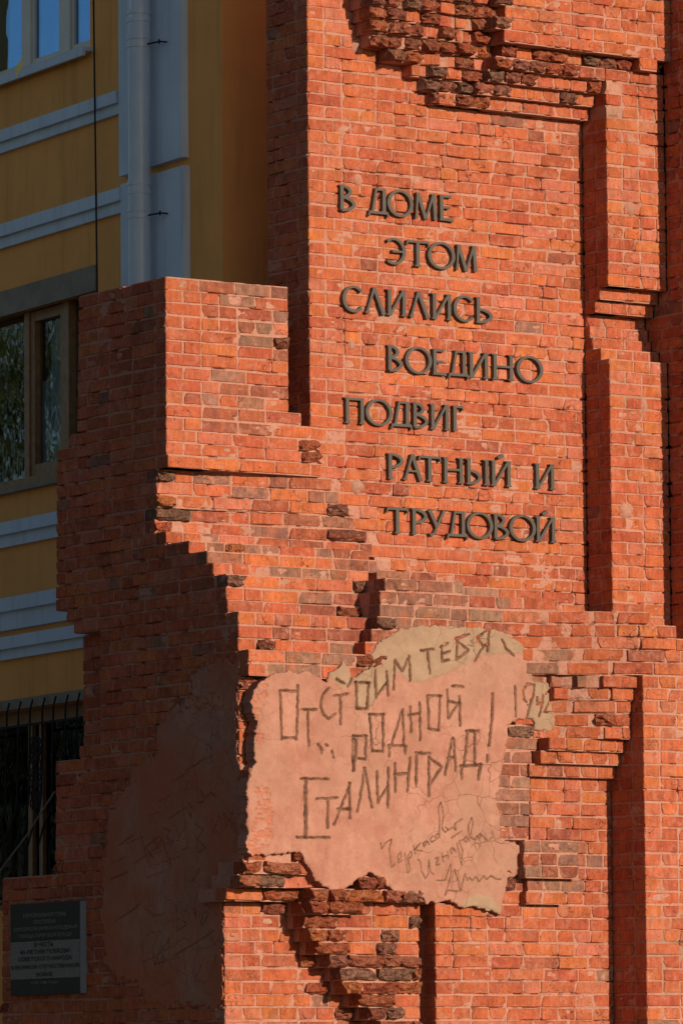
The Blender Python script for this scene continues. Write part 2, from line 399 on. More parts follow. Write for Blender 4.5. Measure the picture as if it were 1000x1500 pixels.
def lay(sect, ax, dfn, poly=None, runs=None, zr=None, snap0=None, snap1=None, corner0=None, corner1=None, broken=0., edge_broken=(0., 0.), heads=None, T=.2, gap=.008, nom=None, jd=.0018, tilt=.003, rec=0., edge_reach=.2, near=None):
    """Lay courses. ax F: runs along X (front facing -Y). ax S: runs along Y (front facing -X).
    corner0/1 = parity for which the run gives way to the other wall's brick at that end."""
    mb = SECT.setdefault(sect, Mortar())
    axi = 1 if ax == 'F' else 0
    if poly is not None:
        wp = []
        for (x, y) in poly:
            v = dfn(0, 0) if nom is None else nom
            for _ in range(6):
                p = at(x, y, axi, v); a = p[0] if ax == 'F' else p[1]; v2 = dfn(a, p[2])
                v = v2
            wp.append((a, p[2]))
        i0 = crs(min(p[1] for p in wp)); i1 = crs(max(p[1] for p in wp))
    else: i0, i1 = crs(zr[0] + .5 * PITCHZ), crs(zr[1] - .5 * PITCHZ)
    for i in range(i0, i1 + 1):
        zm = zc(i) + PITCHZ / 2
        if poly is not None:
            xs = []
            for k in range(len(wp)):
                (xa, za), (xb, zb) = wp[k], wp[(k + 1) % len(wp)]
                if (za > zm) != (zb > zm): xs.append(xa + (zm - za) * (xb - xa) / (zb - za))
            xs.sort(); iv = list(zip(xs[::2], xs[1::2]))
        else: iv = runs(i, zm)
        for a0, a1 in iv:
            if snap0 is not None and abs(a0 - snap0) < .09: a0 = snap0
            if snap1 is not None and abs(a1 - snap1) < .09: a1 = snap1
            if near is not None and abs(a0 - near(zm)) < .35: a0 = near(zm)
            if a1 - a0 < .04: continue
            slab(mb, ax, a0 + .007, a1 - (.004 if snap1 is None else 0), i, dfn, T, rec=rec)
            s = a0 + (.13 if corner0 is not None and (i % 2) == corner0 else 0); e = a1 - (.13 if corner1 is not None and (i % 2) == corner1 else 0)
            rr = random.Random(i * 31 + 7); hrow = heads if heads is not None else (.85 if i % 6 == 3 else rr.choice((.06, .15, .32)))
            first = True
            while e - s > .035:
                rem = e - s
                if first: L = (.25 if ((i % 2) == 0) else .12) if random.random() < .8 else random.choice((.185, .12))
                else: L = .12 if random.random() < hrow else .25
                if L == .25 and random.random() < .16: L = random.choice((.19, .21, .235))
                if hrow > .5 and first: L = .12
                first = False
                if rem < L + .055: L = rem
                if L > .30: L = .12
                L0 = L; kind = 'brick' if L > .155 else 'half_brick'
                ctr = s + L / 2; d = dfn(ctr, zm); sl = (dfn(ctr + .03, zm) - dfn(ctr - .03, zm)) / .06
                p = np.array([ctr, d, zm]) if ax == 'F' else np.array([d, ctr, zm])
                pb = broken; er = edge_reach
                if ctr - a0 < er: pb = max(pb, edge_broken[0])
                if a1 - ctr < er: pb = max(pb, edge_broken[1])
                skip = False
                if ax == 'F' and pb > 0 and inpoly([px(p), px(p + np.array([L * .4, 0, 0])), px(p - np.array([L * .4, 0, 0]))], PL_FRONT).any() and sect == 'base_wall': pb = 0
                for (sa, sp, smargin) in SKIP:
                    if sa == ax:
                        cs = [px(p + np.array([q * L / 2, 0, 0] if ax == 'F' else [0, q * L / 2, 0])) for q in (-1, 1)]
                        if inpoly(cs, sp).all(): skip = True
                if not skip:
                    isb = random.random() < pb
                    if isb: kind = 'broken_' + kind
                    BR.append(dict(kind=kind, ax=ax, p=p, L=max(L - .0005, .03), d=random.uniform(-jd, jd) + (random.uniform(-.018, -.005) + (.016 if ax == 'S' else 0) if isb else 0),
                                   tilt=random.uniform(-tilt, tilt), yaw=random.uniform(-.006, .006) * (6 if isb else 1) + (math.atan(sl) if ax == 'F' and abs(sl) < .6 else 0), col=brick_color(p, kind), lib=random.randrange(99), sect=sect))
                s += L0 + gap * random.uniform(.85, 1.25)

# --------------------------------------------------------------- plaster outlines (photo pixels)
PL_FRONT = [(366, 1034), (372, 1010), (386, 996), (403, 984), (430, 983), (453, 983), (466, 989), (480, 996), (481, 984), (494, 979), (504, 967), (514, 979), (516, 993), (542, 977), (546, 972),
            (544, 958), (548, 943), (564, 936), (571, 931), (586, 921), (598, 920), (619, 915), (663, 917), (704, 918), (731, 924), (753, 934), (768, 944), (768, 956), (775, 959), (777, 978), (782, 998), (796, 997), (813, 1002),
            (813, 1046), (814, 1070), (799, 1073), (782, 1070), (779, 1055), (758, 1055), (748, 1063), (743, 1090), (740, 1107), (736, 1131), (731, 1155), (726, 1172), (735, 1194), (735, 1230), (764, 1236), (769, 1246), (767, 1281), (745, 1287), (738, 1319), (732, 1342), (713, 1332), (674, 1329), (662, 1322), (626, 1324),
            (612, 1312), (578, 1308), (558, 1288), (541, 1279), (521, 1295), (510, 1303), (487, 1306), (461, 1291), (449, 1264), (439, 1250), (391, 1255), (362, 1252), (362, 1150), (366, 1135), (374, 1116), (372, 1092), (377, 1056), (370, 1045)]
PL_SIDE = [(330, 962), (352, 966), (349, 1000), (347, 1050), (346, 1085), (352, 1130), (362, 1150), (362, 1230), (352, 1280), (337, 1302), (327, 1322), (327, 1470), (318, 1485), (270, 1472), (240, 1478), (215, 1470), (198, 1440), (170, 1432), (152, 1420), (146, 1300), (153, 1250), (158, 1200), (168, 1175), (182, 1158), (187, 1128), (205, 1112), (228, 1107), (231, 1060), (252, 1040), (275, 1022), (281, 985), (305, 975)]
def shrink(poly, k):
    c = np.mean(np.array(poly, float), 0); return [tuple(c + (np.array(p) - c) * k) for p in poly]
SKIP.append(('F', shrink(PL_FRONT, .88), 0)); SKIP.append(('S', shrink(PL_SIDE, .85), 0))

# --------------------------------------------------------------- courses of the memorial ruin
zero = lambda a, z: 0.
const = lambda v: (lambda a, z: v)
ZBASE = at(900, 905, 1, YR)[2]
# inscription panel and its return
lay('inscription_panel', 'F', zero, poly=[(445, -140), (556, -140), (560, 45), (615, 105), (655, 158), (862, 188), (862, 600), (868, 905), (560, 880), (545, 815), (480, 715), (458, 700), (457, 640)], snap0=0., snap1=XP, corner0=1)
lay('tower_return', 'S', zero, runs=lambda i, z: [(0., .46)], zr=(4.6, ZTOP), corner0=0)
# upper pilaster with its broken waist
zw = [at(880, y, 1, YP)[2] for y in (421, 439, 457, 475, 491, 507, 523)]
def pil_d(a, z):
    if z > zw[0] or z < zw[6]: return YP
    return [-.17, -.12, -.03, -.06, -.09, -.17][sum(z < q for q in zw[1:6])]
ZC1 = at(800, 178, 1, -.08)[2]; IC1 = int(round((ZC1 - Z0) / PITCHZ))      # lowest corbel course
ZPT = zc(IC1 + 4)
lay('upper_pilaster', 'F', pil_d, runs=lambda i, z: [(XP, XM)], zr=(ZBASE - .3, ZPT), corner0=1, heads=.35, T=.25)
lay('upper_pilaster', 'S', const(XP), runs=lambda i, z: [(pil_d(0, z), .0)], zr=(ZBASE - .3, zc(IC1)), corner0=0)
# corbel courses under the cornice
xl = [at(x, 150, 1, -.15)[0] for x in (652, 700, 708, 712)]
for k, dd in enumerate((-.08, -.14, -.20)):
    lay('corbel', 'F', const(dd), runs=lambda i, z, k=k: [(xl[k], XP - .002)], zr=(zc(IC1 + k), zc(IC1 + k + 1)), heads=1., edge_broken=(.8, 0), broken=.08, T=.3)
lay('corbel', 'F', const(YP + .001), runs=lambda i, z: [(xl[3], XP)], zr=(zc(IC1 + 3), zc(IC1 + 4)), heads=1., edge_broken=(.9, 0), broken=.25, T=.3)
XC0 = at(745, 60, 1, -.3)[0]; XCR = at(962, 105, 1, -.33)[0]
lay('corbel', 'F', const(YP + .03), runs=lambda i, z: [(xl[3] + .05, XM)], zr=(zc(IC1 + 4), zc(IC1 + 5)), heads=1., broken=.9, T=.3, rec=.02)
lay('corbel', 'F', const(-.335), runs=lambda i, z: [(XCR - .14, XCR)], zr=(zc(IC1 + 4), zc(IC1 + 5)), heads=1.)
# cornice mass above
XCT = at(984, 60, 1, -.335)[0]
lay('cornice', 'F', const(-.335), runs=lambda i, z: [(XC0 - .03 * ((i * 7) % 5) - .01 * (i - IC1 - 5), XCT)], zr=(zc(IC1 + 5), ZTOP), heads=.45, edge_broken=(.35, 0), T=.33)
# rubble where the corbelling was shot away
ir0 = IC1 + 1
def rub_d(a, z):
    k = crs(z) - ir0; s = (a * 37.7 + crs(z) * 13.1) % 1.
    return -.055 - .030 * max(k, 0) + .035 * (s - .5)
lay('rubble_core', 'F', rub_d, poly=[(542, -140), (768, -140), (752, 60), (728, 120), (705, 160), (640, 160), (612, 112), (585, 90), (545, 60)], nom=-.15, heads=1., broken=.72, T=.35, tilt=.04, jd=.014, rec=.014)
# mass beyond the pilaster
lay('flanking_mass', 'S', const(XM), runs=lambda i, z: [(-.80, pil_d(XP, z) - .002 if z < zc(IC1 + 5) else -.337)], zr=(ZBASE - .3, ZTOP), corner0=0)
lay('flanking_mass', 'F', const(-.80), runs=lambda i, z: [(XM, XEND)], zr=(ZBASE - .3, ZTOP), corner0=1)

# broken pier on the left
IL = int(round((at(300, 688, 1, -.06)[2] - Z0) / PITCHZ))
def pier_d(a, z): return -.06 if z > zc(IL + 1) else -.074
lay('broken_pier', 'F', pier_d, poly=[(243, 402), (300, 405), (422, 412), (423, 606), (441, 608), (444, 628), (458, 632), (463, 650), (470, 655), (470, 691), (240, 687)], nom=-.06, snap0=XB, corner0=1, edge_broken=(0, .12), T=.3)
def neck_d(a, z):
    t = min(max((a - XB - .25) / .8, 0), 1); return (.045 if z > zc(IL - 3) else .075) * (1 - t) - .045 * t
XNL = XB + .06
lay('broken_pier', 'F', neck_d, poly=[(231, 690), (474, 692), (490, 720), (515, 760), (545, 800), (545, 812), (282, 790), (225, 778)], nom=.03, snap0=XB, edge_broken=(.8, .15), T=.3)
# stepped foot of the pier
ST = []
for (x, y) in [(226, 776), (277, 786), (303, 806), (313, 824), (331, 838), (333, 888), (349, 896), (349, 944), (364, 950), (366, 990)]:
    p = at(x, y, 0, XB); ST.append((p[2], p[1]))
def stair_d(a, z):
    d = ST[0][1]
    for zz, y in ST:
        if z < zz + .01: d = y
    return max(min(d, -.05), YG)
def stair_c(a, z): return stair_d(a, zc(crs(z)) + PITCHZ / 2)
lay('stepped_foot', 'F', stair_c, poly=[(228, 776), (535, 788), (548, 835), (532, 862), (528, 900), (531, 948), (552, 962), (552, 990), (362, 990), (340, 880)], nom=-.6, snap0=XB, corner0=1, edge_broken=(.04, .3), broken=.03, T=.4)
# base wall: ledge, shoulder, corbels, panels
lay('base_wall', 'F', const(YG), poly=[(575, 842), (600, 844), (606, 856), (655, 858), (700, 866), (738, 880), (748, 884), (748, 950), (775, 985), (824, 992), (816, 1078), (792, 1082), (778, 1112), (774, 1240), (724, 1240), (724, 1100), (760, 1045), (760, 950), (560, 950), (548, 962), (533, 952), (556, 905), (557, 872), (562, 858)], edge_broken=(.35, .22), T=.35)
XS0, XS1 = at(745, 950, 1, YG)[0], at(968, 950, 1, YR)[0]
ZS1 = at(900, 986, 1, YN - .1)[2]; IS1 = int(round((ZS1 - Z0) / PITCHZ)); ZS1 = zc(IS1)
def sh_d(a, z):
    t = min(max((a - XS0) / (XS1 - XS0), 0), 1); t = t * t * (3 - 2 * t); return YG + (YR - YG) * t
lay('base_wall', 'F', sh_d, poly=[(740, 881), (812, 885), (905, 898), (932, 903), (985, 912), (988, 925), (1000, 930), (1003, 945), (1100, 960), (1190, 1000), (1190, 1010), (770, 990), (745, 940)], nom=YR, broken=.05, T=.45, rec=.002)
for k, (dd, xx) in enumerate(((.27, 815), (.245, 816), (.22, 814), (.21, 812), (.21, 806), (.15, 800), (.105, 793), (.055, 784))):
    aL, aR = at(790, 1040, 1, YG)[0], XR
    def row_d(a, z, dd=dd, k=k):
        if k > 4: return YN - dd
        t = min(max((a - aL) / (aR - aL - .1), 0), 1); t = t * t * (3 - 2 * t); return YG + (YN - dd - YG) * t
    lay('base_wall', 'F', row_d, runs=lambda i, z, xx=xx: [(at(xx, 1060, 1, YN - .12)[0], XR - .002)], zr=(zc(IS1 - k - 1), zc(IS1 - k)), heads=.5 if k < 5 else .9, edge_broken=(.12, .1), T=.3)
IC2 = IS1 - 8
lay('lower_panel', 'F', const(YN), poly=[(776, 1118), (900, 1122), (900, 1580), (640, 1580), (637, 1322), (728, 1322), (735, 1240), (776, 1236)], snap1=XR, edge_broken=(.15, 0), T=.3)
IPB = int(round((at(800, 1291, 1, YN - .05)[2] - Z0) / PITCHZ))
for k, (x0, x1, dd) in enumerate(((768, 848, .085), (767, 847, .10), (769, 848, .11), (772, 838, .045), (770, 829, .065))):
    lay('lower_panel', 'F', const(YN - dd), runs=lambda i, z, x0=x0, x1=x1, dd=dd: [(at(x0, 1280, 1, YN - dd)[0], at(x1, 1280, 1, YN - dd)[0])], zr=(zc(IPB + 2 - k), zc(IPB + 3 - k)), heads=.8)
lay('lower_pilaster', 'F', const(YR), runs=lambda i, z: [(XR, XEND)], zr=(ZLOW, ZS1), corner0=1, T=.35)
lay('lower_pilaster', 'S', const(XR), runs=lambda i, z: [(YR, YN - .001)], zr=(ZLOW, ZS1), corner0=0)
# bottom left: recessed chunk, ragged lip, middle piece
lay('lower_breach', 'F', const(YC), poly=[(329, 1322), (434, 1330), (452, 1372), (500, 1440), (560, 1530), (590, 1580), (322, 1580)], snap0=XB, corner0=1, edge_broken=(.08, .3), T=.3)
lay('lower_breach', 'F', const(YG + .10), poly=[(434, 1336), (470, 1305), (520, 1300), (543, 1286), (572, 1304), (622, 1318), (614, 1336), (616, 1580), (592, 1580), (552, 1505), (538, 1494), (541, 1476), (524, 1466), (503, 1450), (502, 1432), (486, 1414), (470, 1396), (455, 1384), (451, 1362)], edge_broken=(.95, .3), broken=.14, T=.25, rec=.002, edge_reach=.3)
lay('lower_breach', 'F', const(YG + .004), poly=[(455, 1312), (470, 1300), (520, 1296), (543, 1280), (572, 1300), (624, 1314), (626, 1330), (455, 1332)], heads=.6, broken=.96, T=.2, rec=.02, jd=.012, tilt=.03)
zl = [at(380, y, 1, YG)[2] for y in (1276, 1292, 1308)]
def lip_d(a, z): return YG + (.02 if z > zl[0] else .06 if z > zl[1] else .10 if z > zl[2] else .17)
lay('lower_breach', 'F', lip_d, poly=[(360, 1256), (441, 1252), (462, 1296), (436, 1330), (330, 1324), (340, 1300), (352, 1285)], nom=YG + .05, broken=.85, T=.3, tilt=.04, jd=.018, rec=.02)
# side wing
ZG0, ZG1 = at(366, 992, 1, YG)[2], at(360, 1250, 1, YG)[2]; ZCH = at(329, 1323, 0, XB)[2]; ZGM = at(366, 1128, 1, YG)[2]
lay('base_wall', 'F', const(YG + .11), runs=lambda i, z: [(XB, XB + .19)], zr=(ZGM, ZG0), corner0=1, heads=1., edge_broken=(.3, .3), T=.25)
def wing_near(z):
    if z > zc(IL): return pier_d(0, z)
    if z > ST[0][0] - .005: return neck_d(XB, z)
    if z > ZG0: return stair_c(0, z)
    if z > ZGM: return YG + .11
    if z > ZG1: return YG + .004
    return lip_d(0, z) if z > ZCH else YC
lay('side_wing', 'S', const(XB), poly=[(243, 403), (115, 431), (113, 640), (83, 655), (82, 888), (97, 890), (97, 906), (108, 908), (108, 927), (146, 922), (146, 1098), (82, 1108), (81, 1272), (3, 1286), (3, 1580), (324, 1580), (322, 1440), (329, 1420), (329, 1320), (340, 1300), (352, 1285), (360, 1250), (365, 1130), (352, 1050), (347, 1000), (364, 968), (364, 950), (349, 945), (349, 897), (333, 890), (331, 840), (313, 825), (303, 805), (277, 785), (226, 775), (225, 740), (230, 690), (243, 686)], corner0=0, edge_broken=(.06, .12), T=.3, heads=.3, near=wing_near, edge_reach=.14)
lay('side_wing', 'S', const(XB + .1), poly=[(122, 922), (150, 922), (150, 1108), (122, 1108)], heads=.5)

# --------------------------------------------------------------- build the memorial
mem = empty('memorial_wall', (XB, YG, 0))
tag(mem, 'ruined red brick memorial wall with broken edges, incised plaster and bronze inscription', 'wall', None, 'thing')
IB = Matrix.Translation(Vector((-XB, -YG, 0)))
def fix(o):                                     # keep world coordinates under the parent at its base
    o.matrix_parent_inverse = IB if o.parent is mem else Matrix.Identity(4); return o
core = MB()
def cbox(x0, y0, z0, x1, y1, z1): core.box((x0, y0, z0), (x1, y1, z1))
cbox(XB + .13, .2, 4.3, -.27, .90, at(300, 415, 1, 0)[2] - .12)
cbox(XB + .13, -.40, 4.25, .35, .46, 4.70); cbox(XB + .14, -.60, 3.9, .42, .45, 4.48)
cbox(XB + .13, YC + .16, ZLOW - .1, XEND, .47, 4.10); cbox(.5, YG + .16, 2.6, XEND - .01, .465, ZBASE - .25)
cbox(.13, .13, 4.4, XEND - .02, .455, ZTOP); cbox(XM + .13, -.65, 4.4, XEND - .03, .2, ZTOP - .01)
cbox(XC0, -.12, ZPT + .02, XM + .12, .21, ZTOP - .02)
cbox(XB + .14, .30, ZLOW - .09, XB + .42, 1.82, 2.9)
SEC = {}
SECT['corework'] = core
for name, mb in SECT.items():
    o = fix(mesh_from(name if name != 'corework' else 'masonry_core', mb.v, mb.f, 'mortar', mem, False, mb.c)); SEC[name] = o
pl = MB()
pl.box((XB + .02, YC + .03, 0), (XEND - .05, .5, ZLOW + .02)); pl.box((XB + .021, .5, 0), (XB + .5, 1.83, ZLOW + .02)); pl.box((XR + .03, YR + .02, 0), (XEND - .04, YC + .1, ZLOW + .01))
fix(pl.build('plinth', 'plinth', mem))

MEAN = {k: [(np.array([v.co[:] for v in me.vertices]), [tuple(p.vertices) for p in me.polygons]) for me in L] for k, L in LIB.items()}
def visible_area(b):
    q = px(b['p']); inside = -10 < q[0] < 1010 and -10 < q[1] < 1510
    k = b['L'] * (.83 if b['ax'] == 'F' else .56)
    return (k if inside else k * .01) * random.uniform(.9, 1.0)
count = {}; rest = MB(); rest_mat = []
BR.sort(key=visible_area, reverse=True)
order = {}
for b in BR:
    n = count.get(b['kind'], 0)
    me_i = b['lib'] % len(LIB[b['kind']]); sx = b['L'] / LNOM[b['kind']]
    rz = (0 if b['ax'] == 'F' else -math.pi / 2) + b['yaw']
    p = b['p'].copy(); p[2] += random.uniform(-.0022, .0022) + .003 * math.sin(p[0] * 2.1 + p[1] * 2.3 + math.floor(p[2] / PITCHZ) * 1.7); p[1 if b['ax'] == 'F' else 0] += b['d']
    mw = Matrix.Translation(Vector(p)) @ Matrix.Rotation(rz, 4, 'Z') @ Matrix.Rotation(b['tilt'], 4, 'Y') @ Matrix.Diagonal((sx, 1, 1, 1))
    if n < 300:
        count[b['kind']] = n + 1
        o = bpy.data.objects.new(b['kind'], LIB[b['kind']][me_i]); o.color = b['col']; COL.objects.link(o)
        o.parent = SEC[b['sect']]; o.matrix_basis = mw
    else:
        V, Fc = MEAN[b['kind']][me_i]; A = np.array(mw)
        rest.add(V @ A[:3, :3].T + A[:3, 3], Fc, b['col']); rest_mat += [1 if b['kind'].startswith('broken') else 0] * len(Fc)
if rest.v:
    o = fix(mesh_from('brickwork', rest.v, rest.f, 'brick', mem, False, rest.c)); o.data.materials.append(M['broken'])
    o.data.polygons.foreach_set('material_index', rest_mat); o['kind'] = 'stuff'; o.color = (1, 1, 1, 1)
print('bricks', len(BR), count)

# --------------------------------------------------------------- plaster with incised writing
def zpts(origin, scale, pts): return [(origin[0] + x / scale, origin[1] + y / scale) for x, y in pts]
def plaster(name, ax, plane, poly, strokes, patches, dirts, step, T, label, base_dirt=0., rag=.035, gain=1.):
    axi = 1 if ax == 'F' else 0; ai = 0 if ax == 'F' else 1
    def w2(p): q = at(p[0], p[1], axi, plane); return (q[ai], q[2])
    wp = [w2(p) for p in poly]
    a0, a1 = min(p[0] for p in wp) - .03, max(p[0] for p in wp) + .03; z0, z1 = min(p[1] for p in wp) - .03, max(p[1] for p in wp) + .03
    na, nz = int((a1 - a0) / step), int((z1 - z0) / step)
    A, Zg = np.meshgrid(np.linspace(a0, a1, na + 1), np.linspace(z0, z1, nz + 1)); P = np.stack([A.ravel(), Zg.ravel()], 1); P3 = np.c_[P, np.zeros(len(P))]
    J = np.stack([vnoise(P3, 30, 1, 3) - .5, vnoise(P3, 30, 5, 3) - .5], 1) * rag
    ins = inpoly(P + J, wp)
    closed = list(zip(wp, wp[1:] + wp[:1]))
    ed = segdist(P + J, closed)
    D = np.full(len(P), 0.)
    D += (vnoise(P3, 2.3, 21, 2) - .5) * .010 + (vnoise(P3, 14, 22, 3) - .5) * .004
    D += .010 * np.clip(1 - ed / .014, 0, 1) ** 1.5
    C = np.zeros((len(P), 4), np.float32); C[:, 3] = 1
    if base_dirt: C[:, 2] = base_dirt * np.clip((vnoise(P3, 3.1, 61, 4) - .3) * 2.6, 0, 1)
    for pol in patches:
        wq = [w2(p) for p in pol]; k = inpoly(P + J * .8, wq); dd = segdist(P + J * .8, list(zip(wq, wq[1:] + wq[:1])))
        C[k, 1] = np.maximum(C[k, 1], np.clip(dd[k] / .008, 0, 1)); D[k] -= .004 * np.clip(dd[k] / .012, 0, 1)
    for pol in dirts:
        wq = [w2(p) for p in pol]; k = inpoly(P + J * 1.5, wq); r_ = np.clip((vnoise(P3[k] * np.array([1, 1.7, 1]), 42, 31, 3) - .42) * 5, 0, 1)
        C[k, 2] = np.maximum(C[k, 2], r_ * .8); D[k] += r_ * .009
    wob = np.stack([vnoise(P3, 38, 41, 2) - .5, vnoise(P3, 38, 45, 2) - .5], 1) * .010
    var = .75 + .5 * vnoise(P3, 60, 48, 2)
    for wid, dep, pts in strokes:
        q = [w2(p) for p in pts]; lo = np.min(q, 0) - wid * 2 - .02; hi = np.max(q, 0) + wid * 2 + .02
        k = np.where((P[:, 0] > lo[0]) & (P[:, 0] < hi[0]) & (P[:, 1] > lo[1]) & (P[:, 1] < hi[1]))[0]
        if not len(k): continue
        d = segdist(P[k] + wob[k] * min(1, wid / .008), list(zip(q, q[1:]))) / (wid * var[k])
        g = np.clip(1.25 - d, 0, 1); g = g * g * (3 - 2 * g)
        D[k] = np.maximum(D[k], D[k] * (1 - g) + g * (dep * var[k] + D[k] * .4)) - np.where((d > 1.1) & (d < 1.9), .0018 * (wid / .012), 0)
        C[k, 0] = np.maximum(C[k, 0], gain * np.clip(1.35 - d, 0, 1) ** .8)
    w = na + 1; cell = np.array([j * w + i for j in range(nz) for i in range(na)])
    ok = ins[cell] & ins[cell + 1] & ins[cell + w] & ins[cell + w + 1]; cell = cell[ok]
    quads = np.stack([cell, cell + 1, cell + w + 1, cell + w], 1)
    used = np.unique(quads); mp = -np.ones(len(P), int); mp[used] = np.arange(len(used)); quads = mp[quads]
    edges = {}
    for q in quads:
        for e in zip(q, np.roll(q, -1)):
            e = (int(e[0]), int(e[1]))
            if (e[1], e[0]) in edges: del edges[(e[1], e[0])]
            else: edges[e] = 1
    a, z, d = P[used, 0], P[used, 1], plane + D[used]
    f3 = (lambda a, d, z: np.stack([a, d, z], 1)) if ax == 'F' else (lambda a, d, z: np.stack([d, a, z], 1))
    v = f3(a, d, z); n0 = len(v); bi = sorted({i for e in edges for i in e}); bm_ = {i: n0 + k for k, i in enumerate(bi)}
    bi = np.array(bi); v = np.concatenate([v, f3(a[bi], np.full(len(bi), plane + T), z[bi])])
    faces = [tuple(int(i) for i in q) for q in quads] + [(e[1], e[0], bm_[e[0]], bm_[e[1]]) for e in edges]
    if ax == 'S': faces = [f[::-1] for f in faces]
    cc = np.concatenate([C[used], C[used][bi]])
    o = mesh_from(name, v, faces, 'plaster', mem, False, cc); fix(o)
    sm = np.zeros(len(faces), bool); sm[:len(quads)] = True; o.data.polygons.foreach_set('use_smooth', sm); o['label'] = label
    return o
A4 = lambda *p: zpts((360, 900), 4.167, p)
A5 = lambda *p: zpts((500, 900), 2.941, p)
A6 = lambda *p: zpts((540, 1140), 3.125, p)
ST_ = []
def st(w, *pl):
    for p in pl: ST_.append((w, .010 + w * .7, p))
W1 = .0088
st(W1, A4((212, 465), (220, 765)), A4((208, 467), (312, 468)), A4((322, 435), (310, 765)), A4((220, 757), (310, 755)), A4((342, 583), (430, 583)), A4((380, 590), (385, 805)),
   A4((505, 450), (470, 490), (455, 560), (475, 610), (505, 640), (548, 610)), A4((540, 500), (620, 487)), A4((575, 500), (580, 670)),
   A4((672, 425), (675, 578)), A4((665, 418), (752, 420)), A4((745, 425), (735, 580)), A4((675, 578), (735, 580)), A4((787, 345), (790, 510), (860, 420)), A4((858, 350), (868, 495)),
   A4((550, 395), (600, 425)), A4((655, 360), (622, 440)),
   A5((225, 325), (230, 198), (262, 245), (290, 180), (297, 288)), A5((340, 158), (397, 150)), A5((370, 160), (380, 255)), A5((425, 142), (457, 125)), A5((432, 140), (432, 205), (464, 196)), A5((430, 170), (464, 160)),
   A5((490, 106), (547, 88)), A5((498, 108), (495, 195), (545, 155), (503, 122)), A5((635, 65), (580, 100), (610, 140), (632, 128)), A5((635, 65), (628, 160)), A5((608, 140), (575, 200)), A5((690, 108), (708, 150), (742, 176)))
st(.011, A4((655, 745), (655, 955)), A4((672, 770), (668, 860), (660, 950)))
st(W1, A4((650, 742), (737, 745)), A4((730, 745), (730, 887)), A4((730, 885), (685, 882)), A4((755, 612), (770, 835)), A4((750, 612), (842, 614)), A4((837, 610), (835, 838)), A4((770, 836), (835, 838)),
   A5((265, 410), (270, 565)), A5((260, 420), (215, 560)), A5((203, 565), (280, 568)), A5((207, 565), (205, 612)), A5((275, 568), (275, 602)), A5((297, 400), (300, 507)), A5((337, 380), (340, 542)), A5((290, 435), (337, 425)),
   A5((372, 355), (378, 495)), A5((370, 352), (430, 352)), A5((425, 352), (420, 500)), A5((376, 495), (422, 500)), A5((457, 325), (462, 450), (505, 380)), A5((510, 355), (512, 480)), A5((478, 310), (527, 312)), A5((457, 375), (512, 385)))
st(.0105, A5((652, 345), (647, 460)), A5((648, 440), (636, 565)), A5((627, 608), (630, 635)))
st(W1 * .9, A5((747, 310), (752, 440)), A5((825, 305), (800, 300), (780, 330), (785, 370), (805, 390), (825, 345)), A5((830, 300), (826, 345), (795, 450)), A5((840, 360), (840, 390), (866, 380)), A5((868, 350), (850, 440)), A5((880, 342), (900, 325), (915, 345), (870, 420), (917, 425)))
st(.0085, A4((335, 1003), (507, 1008)), A4((308, 1362), (515, 1365)), A4((435, 1128), (560, 1120)))
st(.014, A4((366, 1010), (366, 1362)))
st(.0095, A4((500, 1130), (500, 1302)), A4((635, 1030), (540, 1285)), A4((630, 1030), (635, 1245)), A4((558, 1190), (637, 1190)), A4((725, 940), (682, 1205)), A4((725, 940), (768, 1180)), A4((800, 960), (805, 1150)), A4((808, 1135), (870, 1045)), A4((870, 940), (865, 1180)),
   A5((230, 645), (232, 765)), A5((228, 690), (285, 686)), A5((297, 620), (283, 762)), A5((322, 600), (322, 742)), A5((320, 598), (382, 600)), A5((377, 615), (375, 782)), A5((377, 615), (430, 660), (380, 735)), A5((480, 535), (445, 692)), A5((485, 540), (492, 677)), A5((455, 622), (490, 616)),
   A5((545, 505), (528, 655)), A5((575, 505), (575, 655)), A5((540, 503), (593, 505)), A5((512, 656), (602, 650)), A5((518, 655), (518, 712)), A5((598, 645), (588, 712)))
st(.0042, A6((55, 300), (60, 325), (75, 300), (105, 280), (95, 330), (105, 410), (120, 395)), A6((135, 380), (150, 360), (145, 340), (132, 360), (138, 390), (155, 375)), A6((165, 345), (180, 435), (190, 420), (178, 360), (195, 335), (200, 350), (185, 370)), A6((205, 310), (215, 350)), A6((235, 300), (212, 330), (245, 335)),
   A6((265, 290), (250, 300), (255, 315), (270, 290), (278, 305)), A6((295, 265), (280, 280), (290, 295), (305, 285)), A6((315, 255), (303, 270), (315, 280), (325, 262), (315, 255)), A6((325, 270), (320, 130), (330, 110), (342, 170), (335, 230), (350, 250), (365, 235), (350, 225)), A6((365, 240), (385, 225), (400, 240), (395, 210), (430, 188)),
   A6((225, 375), (235, 380), (245, 430), (260, 460), (275, 440), (275, 375), (285, 430), (300, 445)), A6((305, 370), (320, 365), (310, 400), (325, 395)), A6((335, 345), (340, 385)), A6((360, 335), (365, 370)), A6((338, 365), (362, 352)), A6((385, 320), (372, 335), (380, 350), (392, 322), (400, 340)), A6((405, 300), (425, 400), (430, 330), (415, 290), (440, 280)),
   A6((445, 270), (435, 285), (448, 295), (455, 275), (445, 270)), A6((460, 290), (455, 220), (472, 180), (478, 210), (465, 270), (485, 285), (495, 268)), A6((510, 255), (498, 270), (508, 280), (515, 260), (545, 290)), A6((380, 275), (425, 245)),
   A6((310, 468), (350, 470), (375, 395), (380, 430), (350, 540), (365, 515), (405, 520)), A6((395, 420), (420, 520), (440, 440), (450, 470), (460, 455), (475, 470), (490, 450), (505, 475), (525, 450), (540, 465), (560, 448), (580, 462), (605, 465)))
